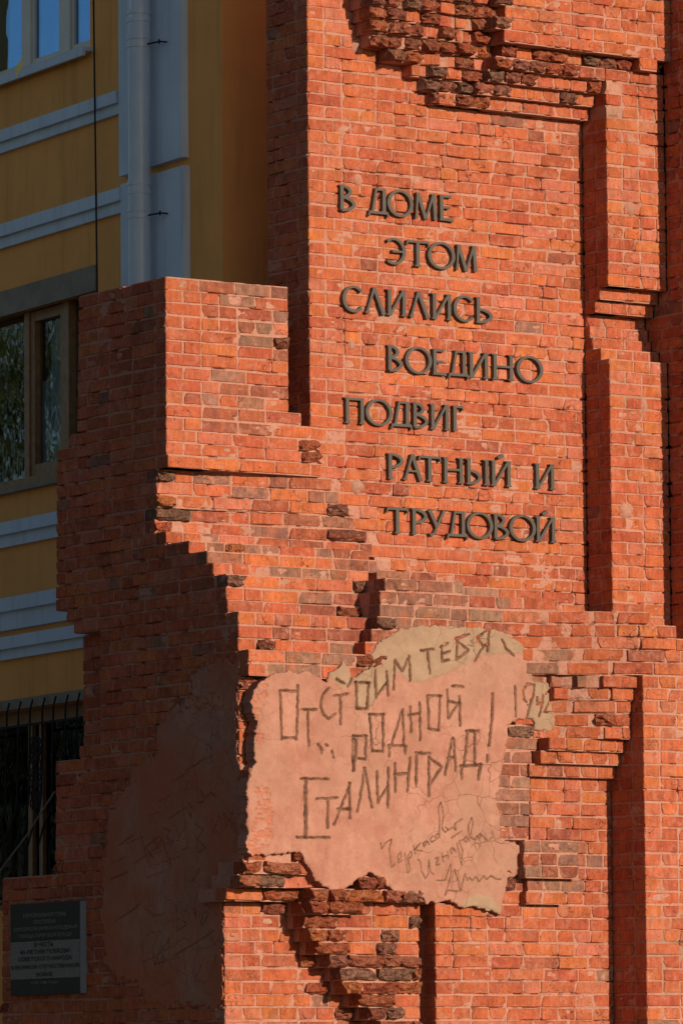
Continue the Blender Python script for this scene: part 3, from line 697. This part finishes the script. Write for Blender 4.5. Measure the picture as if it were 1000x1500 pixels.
st(.008, A4((440, 790), (470, 830)), A4((455, 820), (462, 850)), A4((490, 795), (500, 803)), A4((527, 835), (532, 875)))
TAN = [[(481, 984), (494, 979), (504, 967), (516, 993), (546, 972), (544, 958), (548, 943), (571, 931), (598, 918), (619, 913), (704, 915), (753, 932), (770, 944), (770, 960), (735, 958), (700, 961), (684, 974), (655, 986), (638, 992), (612, 1000), (598, 998), (585, 985), (575, 1000), (552, 1022), (540, 1040), (522, 1040), (520, 1002), (500, 1008), (484, 997)],
       [(776, 959), (784, 990), (815, 1000), (816, 1072), (780, 1072), (772, 1045), (779, 1010), (772, 985)], [(672, 1332), (676, 1318), (695, 1310), (715, 1313), (735, 1328), (728, 1344)]]
DIRT = [[(372, 1150), (392, 1148), (402, 1195), (400, 1225), (384, 1252), (364, 1254), (366, 1220), (376, 1190)], [(366, 1020), (380, 1000), (398, 990), (392, 1020), (378, 1050), (388, 1085), (376, 1095)], [(745, 1060), (765, 1058), (745, 1120), (736, 1150), (730, 1170)]]
plaster('incised_plaster', 'F', YG - .0095, PL_FRONT, ST_, TAN, DIRT, .0048, .10, 'pink plaster with incised wartime writing')
A8 = lambda *p: zpts((140, 940), 2.78, p)
ST_ = []
st(.004, A8((180, 780), (195, 840), (212, 905)), A8((262, 790), (200, 840), (235, 885)), A8((235, 800), (245, 835), (268, 805)), A8((268, 805), (300, 900), (305, 925)), A8((275, 760), (300, 772), (288, 800), (312, 822), (295, 850)), A8((325, 750), (335, 800), (360, 760)), A8((350, 650), (375, 840), (350, 850)),
   A8((372, 690), (390, 720), (380, 660), (400, 690)), A8((408, 545), (415, 660), (440, 650), (430, 610)), A8((445, 640), (470, 615), (490, 640)), A8((405, 740), (410, 905)), A8((405, 745), (435, 770), (410, 810), (445, 840), (415, 860)), A8((470, 700), (475, 790), (500, 700), (505, 790)), A8((520, 700), (530, 760), (560, 690), (565, 780)),
   A8((360, 950), (365, 1010)), A8((390, 980), (420, 925), (415, 980)), A8((160, 1040), (165, 1085), (180, 1060)), A8((200, 1090), (240, 1120), (280, 1110)), A8((325, 1080), (330, 1180), (370, 1150), (330, 1130)), A8((380, 1110), (385, 1160)), A8((420, 1120), (430, 1160), (460, 1110)), A8((190, 1230), (195, 1340)), A8((230, 1250), (235, 1320), (270, 1240), (275, 1320)),
   A8((360, 1310), (370, 1400)), A8((390, 1330), (400, 1390), (430, 1310)), A8((450, 1310), (455, 1370), (490, 1280)), A8((320, 1280), (480, 1180)), A8((60, 970), (130, 940)), A8((95, 830), (150, 790)))
for k in range(18):
    x, y = random.uniform(60, 560), random.uniform(480, 1350); L = random.uniform(30, 110)
    st(.0026, A8((x, y), (x + L, y - L * random.uniform(.25, .8))))
plaster('side_plaster', 'S', XB - .006, PL_SIDE, ST_, [], [[(325, 1190), (340, 1190), (342, 1215), (325, 1213)], [(265, 1020), (320, 1020), (318, 1045), (262, 1040)]], .0062, .10, 'shaded plaster on the side wing covered with scratches', 1.1, .11, .3)

# round dabs of mortar over old shell holes
for (x, y, yy, r_) in ((525, 66, 0., .058), (524, 262, 0., .040), (515, 506, 0., .035), (523, 713, 0., .055), (923, 306, YP, .05), (917, 748, YP, .06), (806, 905, YG, .04)):
    c = at(x, y, 1, yy); n = 20; rad = [r_ * random.uniform(.75, 1.15) for _ in range(n)]
    v = [(c[0], yy - .011, c[2])] + [(c[0] + math.cos(k * 2 * math.pi / n) * rad[k] * .75, yy - .009 + random.uniform(-.002, .002), c[2] + math.sin(k * 2 * math.pi / n) * rad[k] * .75) for k in range(n)]
    v += [(c[0] + math.cos(k * 2 * math.pi / n) * rad[k], yy + .012, c[2] + math.sin(k * 2 * math.pi / n) * rad[k]) for k in range(n)]
    f = [(0, 1 + k, 1 + (k + 1) % n) for k in range(n)] + [(1 + k, 1 + n + k, 1 + n + (k + 1) % n, 1 + (k + 1) % n) for k in range(n)]
    o = fix(mesh_from('mortar_dab', v, [q[::-1] for q in f], 'plaster', mem, True, np.tile([0, .0, 0, 1], (len(v), 1))))

# --------------------------------------------------------------- bronze inscription
TK, TN = .150, .085
def glyph(ch, W_, H_):
    """list of closed 2-D polygons in metres for a capital of width W_, height H_"""
    out = []
    def bar(x0, y0, x1, y1, w0=TK, w1=None, fl=1.28):
        w1 = w0 if w1 is None else w1
        a = np.array([x0 * W_, y0 * H_]); b = np.array([x1 * W_, y1 * H_]); d = b - a; L = np.hypot(*d); d /= L; n = np.array([-d[1], d[0]])
        e = min(.10 * H_, L * .2); ps = []
        for t, w, s in ((0, w0 * fl, 1), (e, w0, 1), (L - e, w1, 1), (L, w1 * fl, 1)): ps.append(a + d * t + n * w * H_ / 2)
        for t, w in ((L, w1 * fl), (L - e, w1), (e, w0), (0, w0 * fl)): ps.append(a + d * t - n * w * H_ / 2)
        out.append(ps)
    def arc(cx, cy, rx, ry, a0, a1, tk=TK, tn=TN, n=22):
        o_, i_ = [], []
        for k in range(n + 1):
            t = R(a0 + (a1 - a0) * k / n); w = (tn + (tk - tn) * abs(math.cos(t)) ** 1.5) * H_
            c = np.array([math.cos(t), math.sin(t)]); o_.append((cx * W_ + rx * W_ * c[0], cy * H_ + ry * H_ * c[1])); i_.append((cx * W_ + (rx * W_ - w) * c[0], cy * H_ + (ry * H_ - w) * c[1]))
        for k in range(n): out.append([o_[k], o_[k + 1], i_[k + 1], i_[k]])
    l, r_ = .13, .87
    if ch == 'В': bar(l, 0, l, 1); arc(l, .76, .60, .26, -92, 92); arc(l, .275, .82, .295, -92, 92)
    elif ch == 'Д': bar(.80, .10, .80, 1); bar(.40, 1, .20, .10, .10); bar(.34, .965, .86, .965, TN, fl=1); bar(.06, .06, .96, .06, .10, fl=1); bar(.06, .10, .0, -.09, .08); bar(.95, .10, 1., -.09, .08)
    elif ch == 'О': arc(.5, .5, .53, .53, 0, 360, n=40)
    elif ch == 'М': bar(.14, 1, .06, 0, .095); bar(.14, .98, .50, 0, TK); bar(.50, 0, .86, .98, .095); bar(.86, 1, .94, 0, TK)
    elif ch == 'Е': bar(l, 0, l, 1); bar(.2, .955, .82, .955, TN); bar(.2, .52, .72, .52, TN); bar(.2, .045, .96, .045, TN, .12)
    elif ch == 'Э': arc(.42, .5, .56, .52, -128, 128, n=30); bar(.34, .5, .92, .5, TN, fl=1.1)
    elif ch == 'Т': bar(.5, 0, .5, .98); bar(.02, .95, .98, .95, TN, fl=1); bar(.03, .97, .0, .80, .07); bar(.97, .97, 1., .80, .07)
    elif ch == 'С': arc(.52, .5, .55, .52, 42, 318, n=32)
    elif ch == 'Л': bar(.44, 1, .08, 0, .10); bar(.44, 1, .90, 0, TK); bar(.0, .03, .18, .03, .06, fl=1); bar(.78, .03, 1., .03, .06, fl=1)
    elif ch in 'ИЙ':
        bar(l, 0, l, 1); bar(.16, .02, .84, .98, .10, fl=1); bar(r_, 0, r_, 1)
        if ch == 'Й': bar(.34, 1.10, .60, 1.22, .10, .14, 1.)
    elif ch == 'Ь': bar(l, 0, l, 1); arc(l, .28, .84, .30, -92, 92)
    elif ch == 'Н': bar(l, 0, l, 1); bar(r_, 0, r_, 1); bar(.2, .52, .8, .52, TN, fl=1)
    elif ch == 'П': bar(l, 0, l, 1); bar(r_, 0, r_, 1); bar(.05, .955, .95, .955, TN, fl=1)
    elif ch == 'Г': bar(.2, 0, .2, 1); bar(.2, .955, .96, .955, TN); bar(.93, .97, .97, .82, .07)
    elif ch == 'Р': bar(l, 0, l, 1); arc(l, .72, .78, .30, -92, 92)
    elif ch == 'А': bar(.47, 1, .10, 0, .10); bar(.47, 1, .90, 0, TK); bar(.26, .36, .70, .36, .075, fl=1); bar(.0, .03, .2, .03, .06, fl=1); bar(.8, .03, 1., .03, .06, fl=1)
    elif ch == 'Ы': bar(.11, 0, .11, 1); arc(.11, .28, .55, .30, -92, 92); bar(.9, 0, .9, 1)
    elif ch == 'У': bar(.08, 1, .52, .36, TK); bar(.94, 1, .34, .06, .10); bar(.36, .07, .10, .02, .09)
    if ch in 'ВЕИЙЬНПРЫ':
        for x in ({'В': (l,), 'Е': (l,), 'Ь': (l,), 'Р': (l,), 'Ы': (.11, .9)}.get(ch, (l, r_))):
            bar(x - .13, .02, x + .13, .02, .05, fl=1); bar(x - .15, .98, x + .08, .98, .05, fl=1)
    if ch in 'ТГ':
        x = .5 if ch == 'Т' else .2; bar(x - .14, .02, x + .14, .02, .05, fl=1)
    return out
LINES = [((480, 250), 3.846, [('В', 62, 163), ('Д', 225, 342), ('О', 333, 480), ('М', 484, 616), ('Е', 625, 712)], (76, 222), 145),
         ((480, 250), 3.846, [('Э', 318, 445), ('Т', 440, 572), ('О', 562, 716), ('М', 714, 842)], (510, 537), 145),
         ((480, 250), 3.846, [('С', 80, 208), ('Л', 205, 330), ('И', 328, 447), ('Л', 455, 577), ('И', 580, 702), ('С', 705, 832), ('Ь', 830, 934)], (310, 808), 145),
         ((490, 490), 2.941, [('В', 225, 298), ('О', 303, 418), ('Е', 420, 485), ('Д', 487, 577), ('И', 573, 667), ('Н', 675, 775), ('О', 782, 897)], (240, 156), 111),
         ((490, 490), 2.941, [('П', 40, 132), ('О', 132, 248), ('Д', 240, 333), ('В', 333, 408), ('И', 408, 497), ('Г', 505, 557)], (55, 380), 110),
         ((550, 650), 3.571, [('Р', 60, 156), ('А', 138, 250), ('Т', 222, 342), ('Н', 348, 464), ('Ы', 470, 595), ('Й', 598, 714), ('И', 828, 942)], (80, 183), 134),
         ((550, 650), 3.571, [('Т', 55, 172), ('Р', 185, 281), ('У', 270, 367), ('Д', 370, 482), ('О', 475, 613), ('В', 613, 704), ('О', 698, 837), ('Й', 832, 947)], (115, 468), 134)]
ins = empty('inscription', (at(500, 800, 1, 0)[0], 0, at(560, 790, 1, 0)[2]))
tag(ins, 'raised dark bronze Cyrillic letters in seven staggered lines on the brick panel', 'inscription', None, 'thing')
for org, sc_, gl, (bx, by), hz in LINES:
    b = at(org[0] + bx / sc_, org[1] + by / sc_, 1, -.033); zb = b[2]
    hgt = b[2] - at(org[0] + bx / sc_, org[1] + (by + 0) / sc_, 1, -.033)[2] + (at(org[0] + bx / sc_, org[1] + (by - hz) / sc_, 1, -.033)[2] - zb)
    we = empty('text_line', (0, 0, 0), ins); we.matrix_parent_inverse = Matrix.Translation(-ins.location)
    for ch, x0, x1 in gl:
        yy = org[1] + by / sc_ + (x0 - bx) / sc_ * .075
        a0 = at(org[0] + x0 / sc_, yy, 1, -.033)[0] + .012; a1 = at(org[0] + x1 / sc_, yy, 1, -.033)[0]
        mb = MB()
        for k, poly in enumerate(glyph(ch, a1 - a0, hgt)):
            mb.prism(poly, lambda u, v, d: (a0 + u, d, zb + v), -.030 - .00025 * (k % 9), -.001)
        mb.build('letter', 'bronze', we)

# --------------------------------------------------------------- granite plaque on the wing
XQ = XB - .042
def sp(x, y, d=XQ): p = at(x, y, 0, d); return p[1], p[2]
yl, zt = sp(15.5, 1327); yr, zb = sp(117.5, 1456)
ztr = sp(117.5, 1318)[1]; zt = (zt + ztr) / 2
pq = empty('granite_plaque', (XB, (yl + yr) / 2, zb))
tag(pq, 'dark granite plaque with a pale middle band and carved text on the shaded side wing', 'plaque', None, 'thing')
PQI = Matrix.Translation(-pq.location)
def pqo(o): o.matrix_parent_inverse = PQI; return o
mb = MB(); mb.box((XQ, yr + .002, zb), (XB + .002, yl, zt)); pqo(mb.build('slab', 'granite', pq))
mb = MB(); mb.box((XQ + .001, yr - .004, zb + .002), (XB + .003, yr + .0015, zt - .002)); pqo(mb.build('side_edge', 'granite_edge', pq))
zb1, zb2 = sp(60, 1434)[1], sp(60, 1379)[1]
mb = MB(); mb.box((XQ - .0015, yr + .004, zb1), (XQ + .01, yl - .001, zb2)); pqo(mb.build('text_band', 'granite_light', pq))
def text_mesh(body, yc, zm, wid, hgt, x, mat, name='carved_line'):
    cu = bpy.data.curves.new('carved_text', 'FONT'); cu.body = body; cu.align_x = 'CENTER'; cu.align_y = 'CENTER'; cu.size = 1; cu.resolution_u = 2; cu.offset = .012
    ob = bpy.data.objects.new('carved_text', cu); COL.objects.link(ob); dg = bpy.context.evaluated_depsgraph_get()
    me = bpy.data.meshes.new_from_object(ob.evaluated_get(dg)); bpy.data.objects.remove(ob); bpy.data.curves.remove(cu)
    V = np.array([v.co[:] for v in me.vertices])
    if not len(V): print('no glyphs', body); return
    lo, hi = V.min(0), V.max(0); c = (lo + hi) / 2; k = (hi - lo)
    for v, q in zip(me.vertices, V): v.co = (x, yc - (q[0] - c[0]) / k[0] * wid, zm + (q[1] - c[1]) / k[1] * hgt)
    me.materials.clear(); me.materials.append(M[mat]); me.name = name
    pqo(link(bpy.data.objects.new(name, me), pq))['kind'] = 'stuff'
for body, cx, cy, wpx, hpx, mat in (('МЕМОРИАЛЬНАЯ СТЕНА', 66, 1340.5, 63, 6.2, 'carve'), ('ПОСТРОЕНА', 66, 1350.5, 32, 6, 'carve'), ('КОМСОМОЛЬЦАМИ И МОЛОДЕЖЬЮ', 67, 1360.5, 93, 6.5, 'carve'), ('ГОРОДА-ГЕРОЯ ВОЛГОГРАДА', 67, 1371, 78, 6.5, 'carve'),
                           ('В ЧЕСТЬ', 65, 1384, 28, 7, 'carve_dark'), ('40-ЛЕТИЯ ПОБЕДЫ', 66, 1394.5, 73, 7.5, 'carve_dark'), ('СОВЕТСКОГО НАРОДА', 66.5, 1405, 79, 7.5, 'carve_dark'), ('В ВЕЛИКОЙ ОТЕЧЕСТВЕННОЙ', 66.5, 1415.5, 99, 7.5, 'carve_dark'), ('ВОЙНЕ', 66, 1427, 24, 7.5, 'carve_dark'), ('МАЙ 1985 ГОДА', 66, 1439.5, 40, 5.5, 'carve')):
    yc, zm = sp(cx, cy); y0_, _ = sp(cx - wpx / 2, cy); y1_, _ = sp(cx + wpx / 2, cy); h_ = sp(cx, cy - hpx / 2)[1] - sp(cx, cy + hpx / 2)[1]
    text_mesh(body, yc, zm, y0_ - y1_, h_, XQ - (.0045 if 'dark' in mat else .003), mat)

# --------------------------------------------------------------- ochre apartment building
BA = R(4.65)
Kp = at(325, 200, 1, 1.12); K = np.array([Kp[0], Kp[1], 0.])
E_ = np.array([math.sin(BA), math.cos(BA), 0.]); N_ = np.array([-math.cos(BA), math.sin(BA), 0.]); UZ = np.array([0, 0, 1.])
def bw(s, d, z): return tuple(K + E_ * s + N_ * d + UZ * z)
def bs(x, y, d=0.):
    r_ = ray(x, y); t = (d - (CAM - K) @ N_) / (r_ @ N_); p = CAM + r_ * t; return float((p - K) @ E_), float(p[2])
bld = empty('apartment_building', tuple(K)); tag(bld, 'ochre stucco apartment building with white mouldings behind the brick ruin', 'building', None, 'thing')
BI = Matrix.Translation(-Vector(K))
class BB(MB):
    def bx(s, s0, s1, d0, d1, z0, z1):
        n = len(s.v); s.v += [bw(a, d, z) for z in (z0, z1) for a, d in ((s0, d0), (s1, d0), (s1, d1), (s0, d1))]; s.c += [(1, 1, 1, 1)] * 8
        s.f += [tuple(i + n for i in q) for q in [(0, 3, 2, 1), (4, 5, 6, 7), (0, 1, 5, 4), (1, 2, 6, 5), (2, 3, 7, 6), (3, 0, 4, 7)]]
    def end(s, name, mat, parent=None, smooth=False):
        o = s.build(name, mat, parent or bld, smooth)
        o.matrix_parent_inverse = BI if (parent or bld) is bld else Matrix.Identity(4)
        return o
SW = 8.
w1s0 = bs(132, 70)[0]; w1z0 = bs(120, 74)[1]; w1s1 = w1s0 + 1.75
w2s0 = bs(141, 410)[0]; w2z1 = bs(60, 447)[1]; w2z0 = bs(40, 712)[1]; w2s1 = w2s0 + 2.1
w3s0 = bs(130, 1040)[0]; w3z1 = bs(60, 1033)[1]; w3z0 = bs(60, 1330)[1]; w3s1 = w3s0 + 2.0
OPEN = [(w1s0, w1s1, w1z0, w1z0 + 1.7), (w2s0, w2s1, w2z0, w2z1), (w3s0, w3s1, w3z0, w3z1)]
ss = sorted({0, SW, *[o[0] for o in OPEN], *[o[1] for o in OPEN]}); zz = sorted({0, 12., *[o[2] for o in OPEN], *[o[3] for o in OPEN]})
mb = BB()
for a0, a1 in zip(ss, ss[1:]):
    for z0, z1 in zip(zz, zz[1:]):
        c = ((a0 + a1) / 2, (z0 + z1) / 2)
        if any(o[0] < c[0] < o[1] and o[2] < c[1] < o[3] for o in OPEN): continue
        mb.bx(a0, a1, -.32, 0, z0, z1)
mb.bx(0.0, .3, -6, -.32, 0, 12)
mb.end('wall', 'stucco')
# mouldings
def band(x0p, y_top, y_mid, y_bot, xr, dd=(.065, .032)):
    z1, zm, z0 = bs(0, y_top, dd[0])[1], bs(0, y_mid, dd[0])[1], bs(0, y_bot, dd[1])[1]; sr = bs(xr, 150 if y_top < 300 else 300, 0)[0]
    if y_top > 500: sr = bs(xr, y_top, 0)[0]
    mb = BB(); mb.bx(sr, SW, -.01, dd[0], zm, z1); mb.bx(sr + .006, SW - .01, -.012, dd[1], z0, zm + .001); mb.end('moulding', 'trim')
band(0, 190, 207, 224, 182); band(0, 328, 346, 364, 187); band(0, 766, 784, 803, 160); band(0, 877, 897, 925, 200); band(0, 934, 952, 968, 210)
# corner strip in two lengths with an ochre joint
sa, sb_ = bs(276, 200)[0], bs(184, 200)[0]; zj = bs(250, 244)[1]
mb = BB(); mb.bx(sa, sb_, -.01, .05, zj + .025, 12); mb.end('corner_strip', 'trim')
mb = BB(); mb.bx(sa - .015, sb_ - .02, -.012, .05, .4, zj - .03); mb.end('corner_strip', 'trim')
# drainpipe
sp_ = bs(204, 200, .15)[0]; dp = .15
pipe = BB(); pts = [bw(sp_, dp, z) for z in (.3, 4, 8, 12)]; pipe.tube(pts, .073, 28); po = pipe.end('drainpipe', 'zinc', None, True)
for yy in (18, 29.5, 55, 67, 269, 282, 308, 318):
    z = bs(204, yy, dp)[1]; mb = BB(); mb.tube([bw(sp_, dp, z - .012), bw(sp_, dp, z + .012)], .077, 28); mb.end('joint_ring', 'zinc', po)
for yy in (66, 317):
    z = bs(204, yy, dp)[1]; mb = BB(); mb.tube([bw(sp_ - .05, .13, z), bw(sp_ - .19, .10, z), bw(sp_ - .20, .0, z)], .006, 6); mb.tube([bw(sp_ - .185, .10, z - .015), bw(sp_ - .185, .10, z + .015)], .006, 6); mb.end('bracket', 'iron', po)
# slack cable down the facade
mb = BB(); mb.tube([bw(bs(137 + (y * .0125), y, .07)[0], .07, bs(137 + y * .0125, y, .07)[1]) for y in (-60, 40, 120, 200, 280, 350, 430, 640)], .006, 6); mb.end('cable', 'iron')
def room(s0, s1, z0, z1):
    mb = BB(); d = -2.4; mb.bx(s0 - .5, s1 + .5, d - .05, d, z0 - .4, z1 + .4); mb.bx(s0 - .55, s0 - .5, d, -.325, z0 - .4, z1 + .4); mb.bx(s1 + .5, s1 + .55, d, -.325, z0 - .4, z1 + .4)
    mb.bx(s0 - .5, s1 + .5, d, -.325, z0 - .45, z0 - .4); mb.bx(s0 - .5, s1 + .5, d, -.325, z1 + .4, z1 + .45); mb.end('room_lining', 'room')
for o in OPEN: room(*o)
def curtain(name, s0, s1, z0, z1, d, mat, parent, wav=.03, n=60):
    v, f = [], []
    for i in range(n + 1):
        s = s0 + (s1 - s0) * i / n; dd = d + wav * math.sin(i * .9) + wav * .5 * math.sin(i * 2.3 + 1)
        v += [bw(s, dd, z0), bw(s, dd, z1), bw(s, dd - .004, z1), bw(s, dd - .004, z0)]
    for i in range(n):
        q = i * 4; f += [(q, q + 4, q + 5, q + 1), (q + 3, q + 2, q + 6, q + 7), (q + 1, q + 5, q + 6, q + 2)]
    o = mesh_from(name, v, f, mat, parent, True); return o
# upper window: white frame
win = BB(); D0 = -.10
def wx(x, y=60, d=D0): return bs(x, y, d)[0]
z0 = w1z0; z1 = w1z0 + 1.7
win.bx(w1s0, w1s1, D0 - .06, D0, z0, z0 + .075); win.bx(w1s0 + .001, w1s1 - .001, D0 - .061, D0 - .001, z1 - .07, z1)
for a, b in ((w1s0, w1s0 + .055), (wx(103), wx(87)), (wx(45), wx(32)), (w1s1 - .06, w1s1)): win.bx(a + .002, b - .002, D0 - .055, D0 + .004, z0 + .07, z1 - .06)
w1 = win.end('window', 'pvc')
sashes = [(w1s0 + .055, wx(103)), (wx(87), wx(45)), (wx(32), w1s1 - .06)]
for a, b in sashes:
    mb = BB(); mb.bx(a, a + .03, D0 - .05, D0 - .012, z0 + .076, z1 - .071); mb.bx(b - .03, b, D0 - .05, D0 - .012, z0 + .076, z1 - .071); mb.bx(a + .031, b - .031, D0 - .05, D0 - .013, z0 + .076, z0 + .105); mb.bx(a + .031, b - .031, D0 - .05, D0 - .013, z1 - .1, z1 - .071); mb.end('sash', 'pvc', w1)
    mb = BB(); mb.bx(a + .028, b - .028, D0 - .035, D0 - .029, z0 + .1, z1 - .095); mb.end('pane', 'glass_new', w1)
    curtain('blind', a + .01, b - .01, z0 + .05, z1 - .05, D0 - .16, 'curtain_blue', w1, .006)
mb = BB(); zs = w1z0
mb.bx(w1s0 - .04, w1s1 + .04, D0 - .02, .075, zs - .028, zs - .002); mb.bx(w1s0 - .04, w1s1 + .04, .055, .078, zs - .06, zs - .029); mb.end('window_sill', 'trim')
# middle window: brown wood
mb = BB(); mb.bx(w2s0, SW, -.02, .012, w2z1 - .005, bs(0, 428)[1]); mb.end('lintel', 'concrete')
D0 = -.07; win = BB(); z0, z1 = w2z0, w2z1
zt_ = bs(20, 463, D0)[1]; 
win.bx(w2s0, w2s1, D0 - .09, D0 + .02, zt_, z1); win.bx(w2s0, w2s1, D0 - .09, D0 + .03, z0, z0 + .07)
cols = [(w2s0, w2s0 + .05), (bs(103, 550, D0)[0], bs(94, 550, D0)[0]), (bs(45, 580, D0)[0], bs(38, 580, D0)[0]), (w2s1 - .06, w2s1)]
for a, b in cols: win.bx(a, b, D0 - .085, D0 + .012, z0 + .069, zt_ + .001)
w2 = win.end('window', 'wood')
for k in range(3):
    a, b = cols[k][1], cols[k + 1][0]
    if k == 1:
        mb = BB(); mb.bx(a + .004, a + .055, D0 - .06, D0, z0 + .075, zt_ - .006); mb.bx(b - .06, b - .004, D0 - .06, D0, z0 + .075, zt_ - .006); mb.bx(a + .055, b - .06, D0 - .06, D0 - .001, z0 + .075, z0 + .15); mb.bx(a + .055, b - .06, D0 - .06, D0 - .001, zt_ - .075, zt_ - .006); mb.end('sash', 'wood', w2)
    mb = BB(); mb.bx(a, b, D0 - .045, D0 - .04, z0 + .07, zt_ - .001); mb.end('pane', 'glass', w2)
curtain('curtain', cols[1][1] + .02, cols[2][0] - .05, z0, zt_, D0 - .16, 'curtain', w2, .03); curtain('curtain', cols[0][1] - .02, cols[1][0] + .02, z0, zt_, D0 - .16, 'curtain', w2, .02, 20); curtain('curtain', cols[2][1], cols[2][1] + .25, z0, z0 + .75, D0 - .2, 'curtain', w2, .03, 20)
mb = BB(); mb.bx(w2s0 - .03, w2s1 + .03, D0 - .05, .05, z0 - .03, z0 - .004); mb.end('window_sill', 'concrete')
# lower window with its wrought grille
mb = BB(); mb.bx(w3s0, SW, -.02, .01, w3z1 - .006, bs(0, 1028)[1]); mb.end('lintel', 'concrete')
D0 = -.14; z0, z1 = w3z0, w3z1; win = BB()
win.bx(w3s0, w3s1, D0 - .05, D0, z1 - .09, z1); win.bx(w3s0, w3s1, D0 - .05, D0, z0, z0 + .08)
cols = [(w3s0, w3s0 + .06), (bs(63, 1150, D0)[0], bs(58, 1150, D0)[0]), (bs(48, 1150, D0)[0], bs(42, 1150, D0)[0]), (w3s1 - .06, w3s1)]
for a, b in cols: win.bx(a, b, D0 - .049, D0 + .003, z0 + .079, z1 - .089)
w3 = win.end('window', 'wood')
for k in range(3):
    mb = BB(); mb.bx(cols[k][1], cols[k + 1][0], D0 - .03, D0 - .025, z0 + .079, z1 - .089); mb.end('pane', 'glass_dim', w3)
gr = BB(); zc_ = bs(60, 1059, .06)[1]
gr.bx(w3s0 + .0, w3s1 + .1, .045, .055, zc_ - .008, zc_ + .008)
go = gr.end('window_grille', 'iron')
gr = BB(); gr.bx(w3s0, w3s1 + .1, .16, .175, w3z0 + .02, w3z0 + .04); gr.end('rail', 'iron', go)
zk = bs(40, 1190, .06)[1]
bars = [111, 94, 76, 60, 42, 25, 8, -9, -26, -43]
for xb_ in bars:
    s = bs(xb_, 1045, .06)[0]; pts = [bw(s, .03, w3z1 + .04), bw(s, .05, w3z1 - .03), bw(s, .06, zk + .1), bw(s, .075, zk), bw(s, .13, zk - .13), bw(s, .17, zk - .27), bw(s, .17, w3z0 + .1), bw(s, .15, w3z0 - .02)]
    mb = BB(); mb.tube(pts, .0065, 6); mb.end('bar', 'iron', go)
def spiral(cx, cz, r0, turns, sgn, up=1, n=22):
    pts = []
    for i in range(n + 1):
        t = i / n; a = up * (math.pi / 2) + sgn * t * turns * 2 * math.pi; r_ = r0 * (1 - .75 * t); pts.append(bw(cx + r_ * math.cos(a), .062, cz + r_ * math.sin(a)))
    return pts
sc0 = bs(52, 1120, .06)[0]; mb = BB()
zs1, zs2 = bs(52, 1078, .06)[1], bs(48, 1188, .06)[1]; hh = zs1 - zs2
for sg in (-1, 1):
    for fz, r_ in ((.92, .045), (.80, .06), (.60, .07), (.44, .05), (.28, .06), (.10, .05)):
        for upd in (1, -1): mb.tube(spiral(sc0 + sg * .055, zs2 + hh * fz, r_ * .8, 1.2, sg * upd, upd), .0045, 5)
    mb.tube([bw(sc0 + sg * .01, .062, zs2), bw(sc0 + sg * .06, .062, zs2 + hh * .2), bw(sc0 + sg * .012, .062, zs2 + hh * .5), bw(sc0 + sg * .07, .062, zs2 + hh * .75), bw(sc0 + sg * .01, .062, zs1)], .005, 5)
mb.end('scrollwork', 'iron', go)
mb = BB(); q0, q1 = bs(-6, 1284, .2), bs(80, 1160, .2); mb.tube([bw(q0[0], .2, q0[1]), bw((q0[0] + q1[0]) / 2, .19, (q0[1] + q1[1]) / 2 - .01), bw(q1[0], .2, q1[1])], .006, 6); mb.end('rope', 'concrete')

# --------------------------------------------------------------- ground
mb = MB(); mb.add([(-160, -160, 0), (160, -160, 0), (160, 160, 0), (-160, 160, 0)], [(0, 1, 2, 3)]); tag(mb.build('ground', 'asphalt'), 'grey asphalt yard around the memorial wall', 'ground', None, 'structure')

# --------------------------------------------------------------- trees down the street (seen mirrored in the windows), then added sky-blocking trees
def tree(x, y, h, label, seed):
    r_ = random.Random(seed); t = empty('street_tree', (x, y, 0)); tag(t, label, 'tree', 'trees down the street', 'thing')
    mb = MB(); mb.tube([(0, 0, -.1), (.05, 0, h * .25), (.0, .1, h * .5), (.15, 0, h * .8)], [.22, .17, .11, .03], 9); cl = []
    for k in range(16):
        a = r_.uniform(0, 6.28); z = h * r_.uniform(.28, .75); L = h * r_.uniform(.15, .3); e = Vector((math.cos(a) * L, math.sin(a) * L, z + L * r_.uniform(.3, .9)))
        mb.tube([(0, 0, z), tuple(e * .5 + Vector((0, 0, z * .5 - .1))), tuple(e)], [.06, .04, .012], 5); cl.append(e)
        cl.append(e * .6 + Vector((0, 0, z * .4)))
    mb.build('trunk', 'bark', t)
    v, f = [], []
    for c in cl:
        R_ = h * r_.uniform(.07, .13)
        for _ in range(230):
            p = c + Vector((r_.gauss(0, .55), r_.gauss(0, .55), r_.gauss(0, .45))) * R_; a, b = Vector((r_.gauss(0, 1), r_.gauss(0, 1), r_.gauss(0, 1))).normalized() * .11, Vector((r_.gauss(0, 1), r_.gauss(0, 1), r_.gauss(0, 1))).normalized() * .055
            n = len(v); v += [p - a, p + b, p + a, p - b]; f.append((n, n + 1, n + 2, n + 3))
    mesh_from('crown', v, f, 'leaf', t)
tree(-7.5, 17, 11, 'broad leafy tree closest to the ochre building', 1); tree(-11.5, 22, 12.5, 'tall leafy tree behind the first one along the street', 2); tree(-5.2, 25, 10, 'leafy tree farthest down the street', 3)

tree(-9.0, 1.0, 8.5, 'unseen dense low tree added to cut sky light on the side wing', 4); tree(-9.5, 6.5, 9.5, 'unseen dense low tree added to cut sky light on the lower windows', 5); tree(-8.5, -4.5, 7.5, 'smallest low tree on the lawn near the memorial', 6)  # added out of view, low crowns keep sky light off wing and lower windows
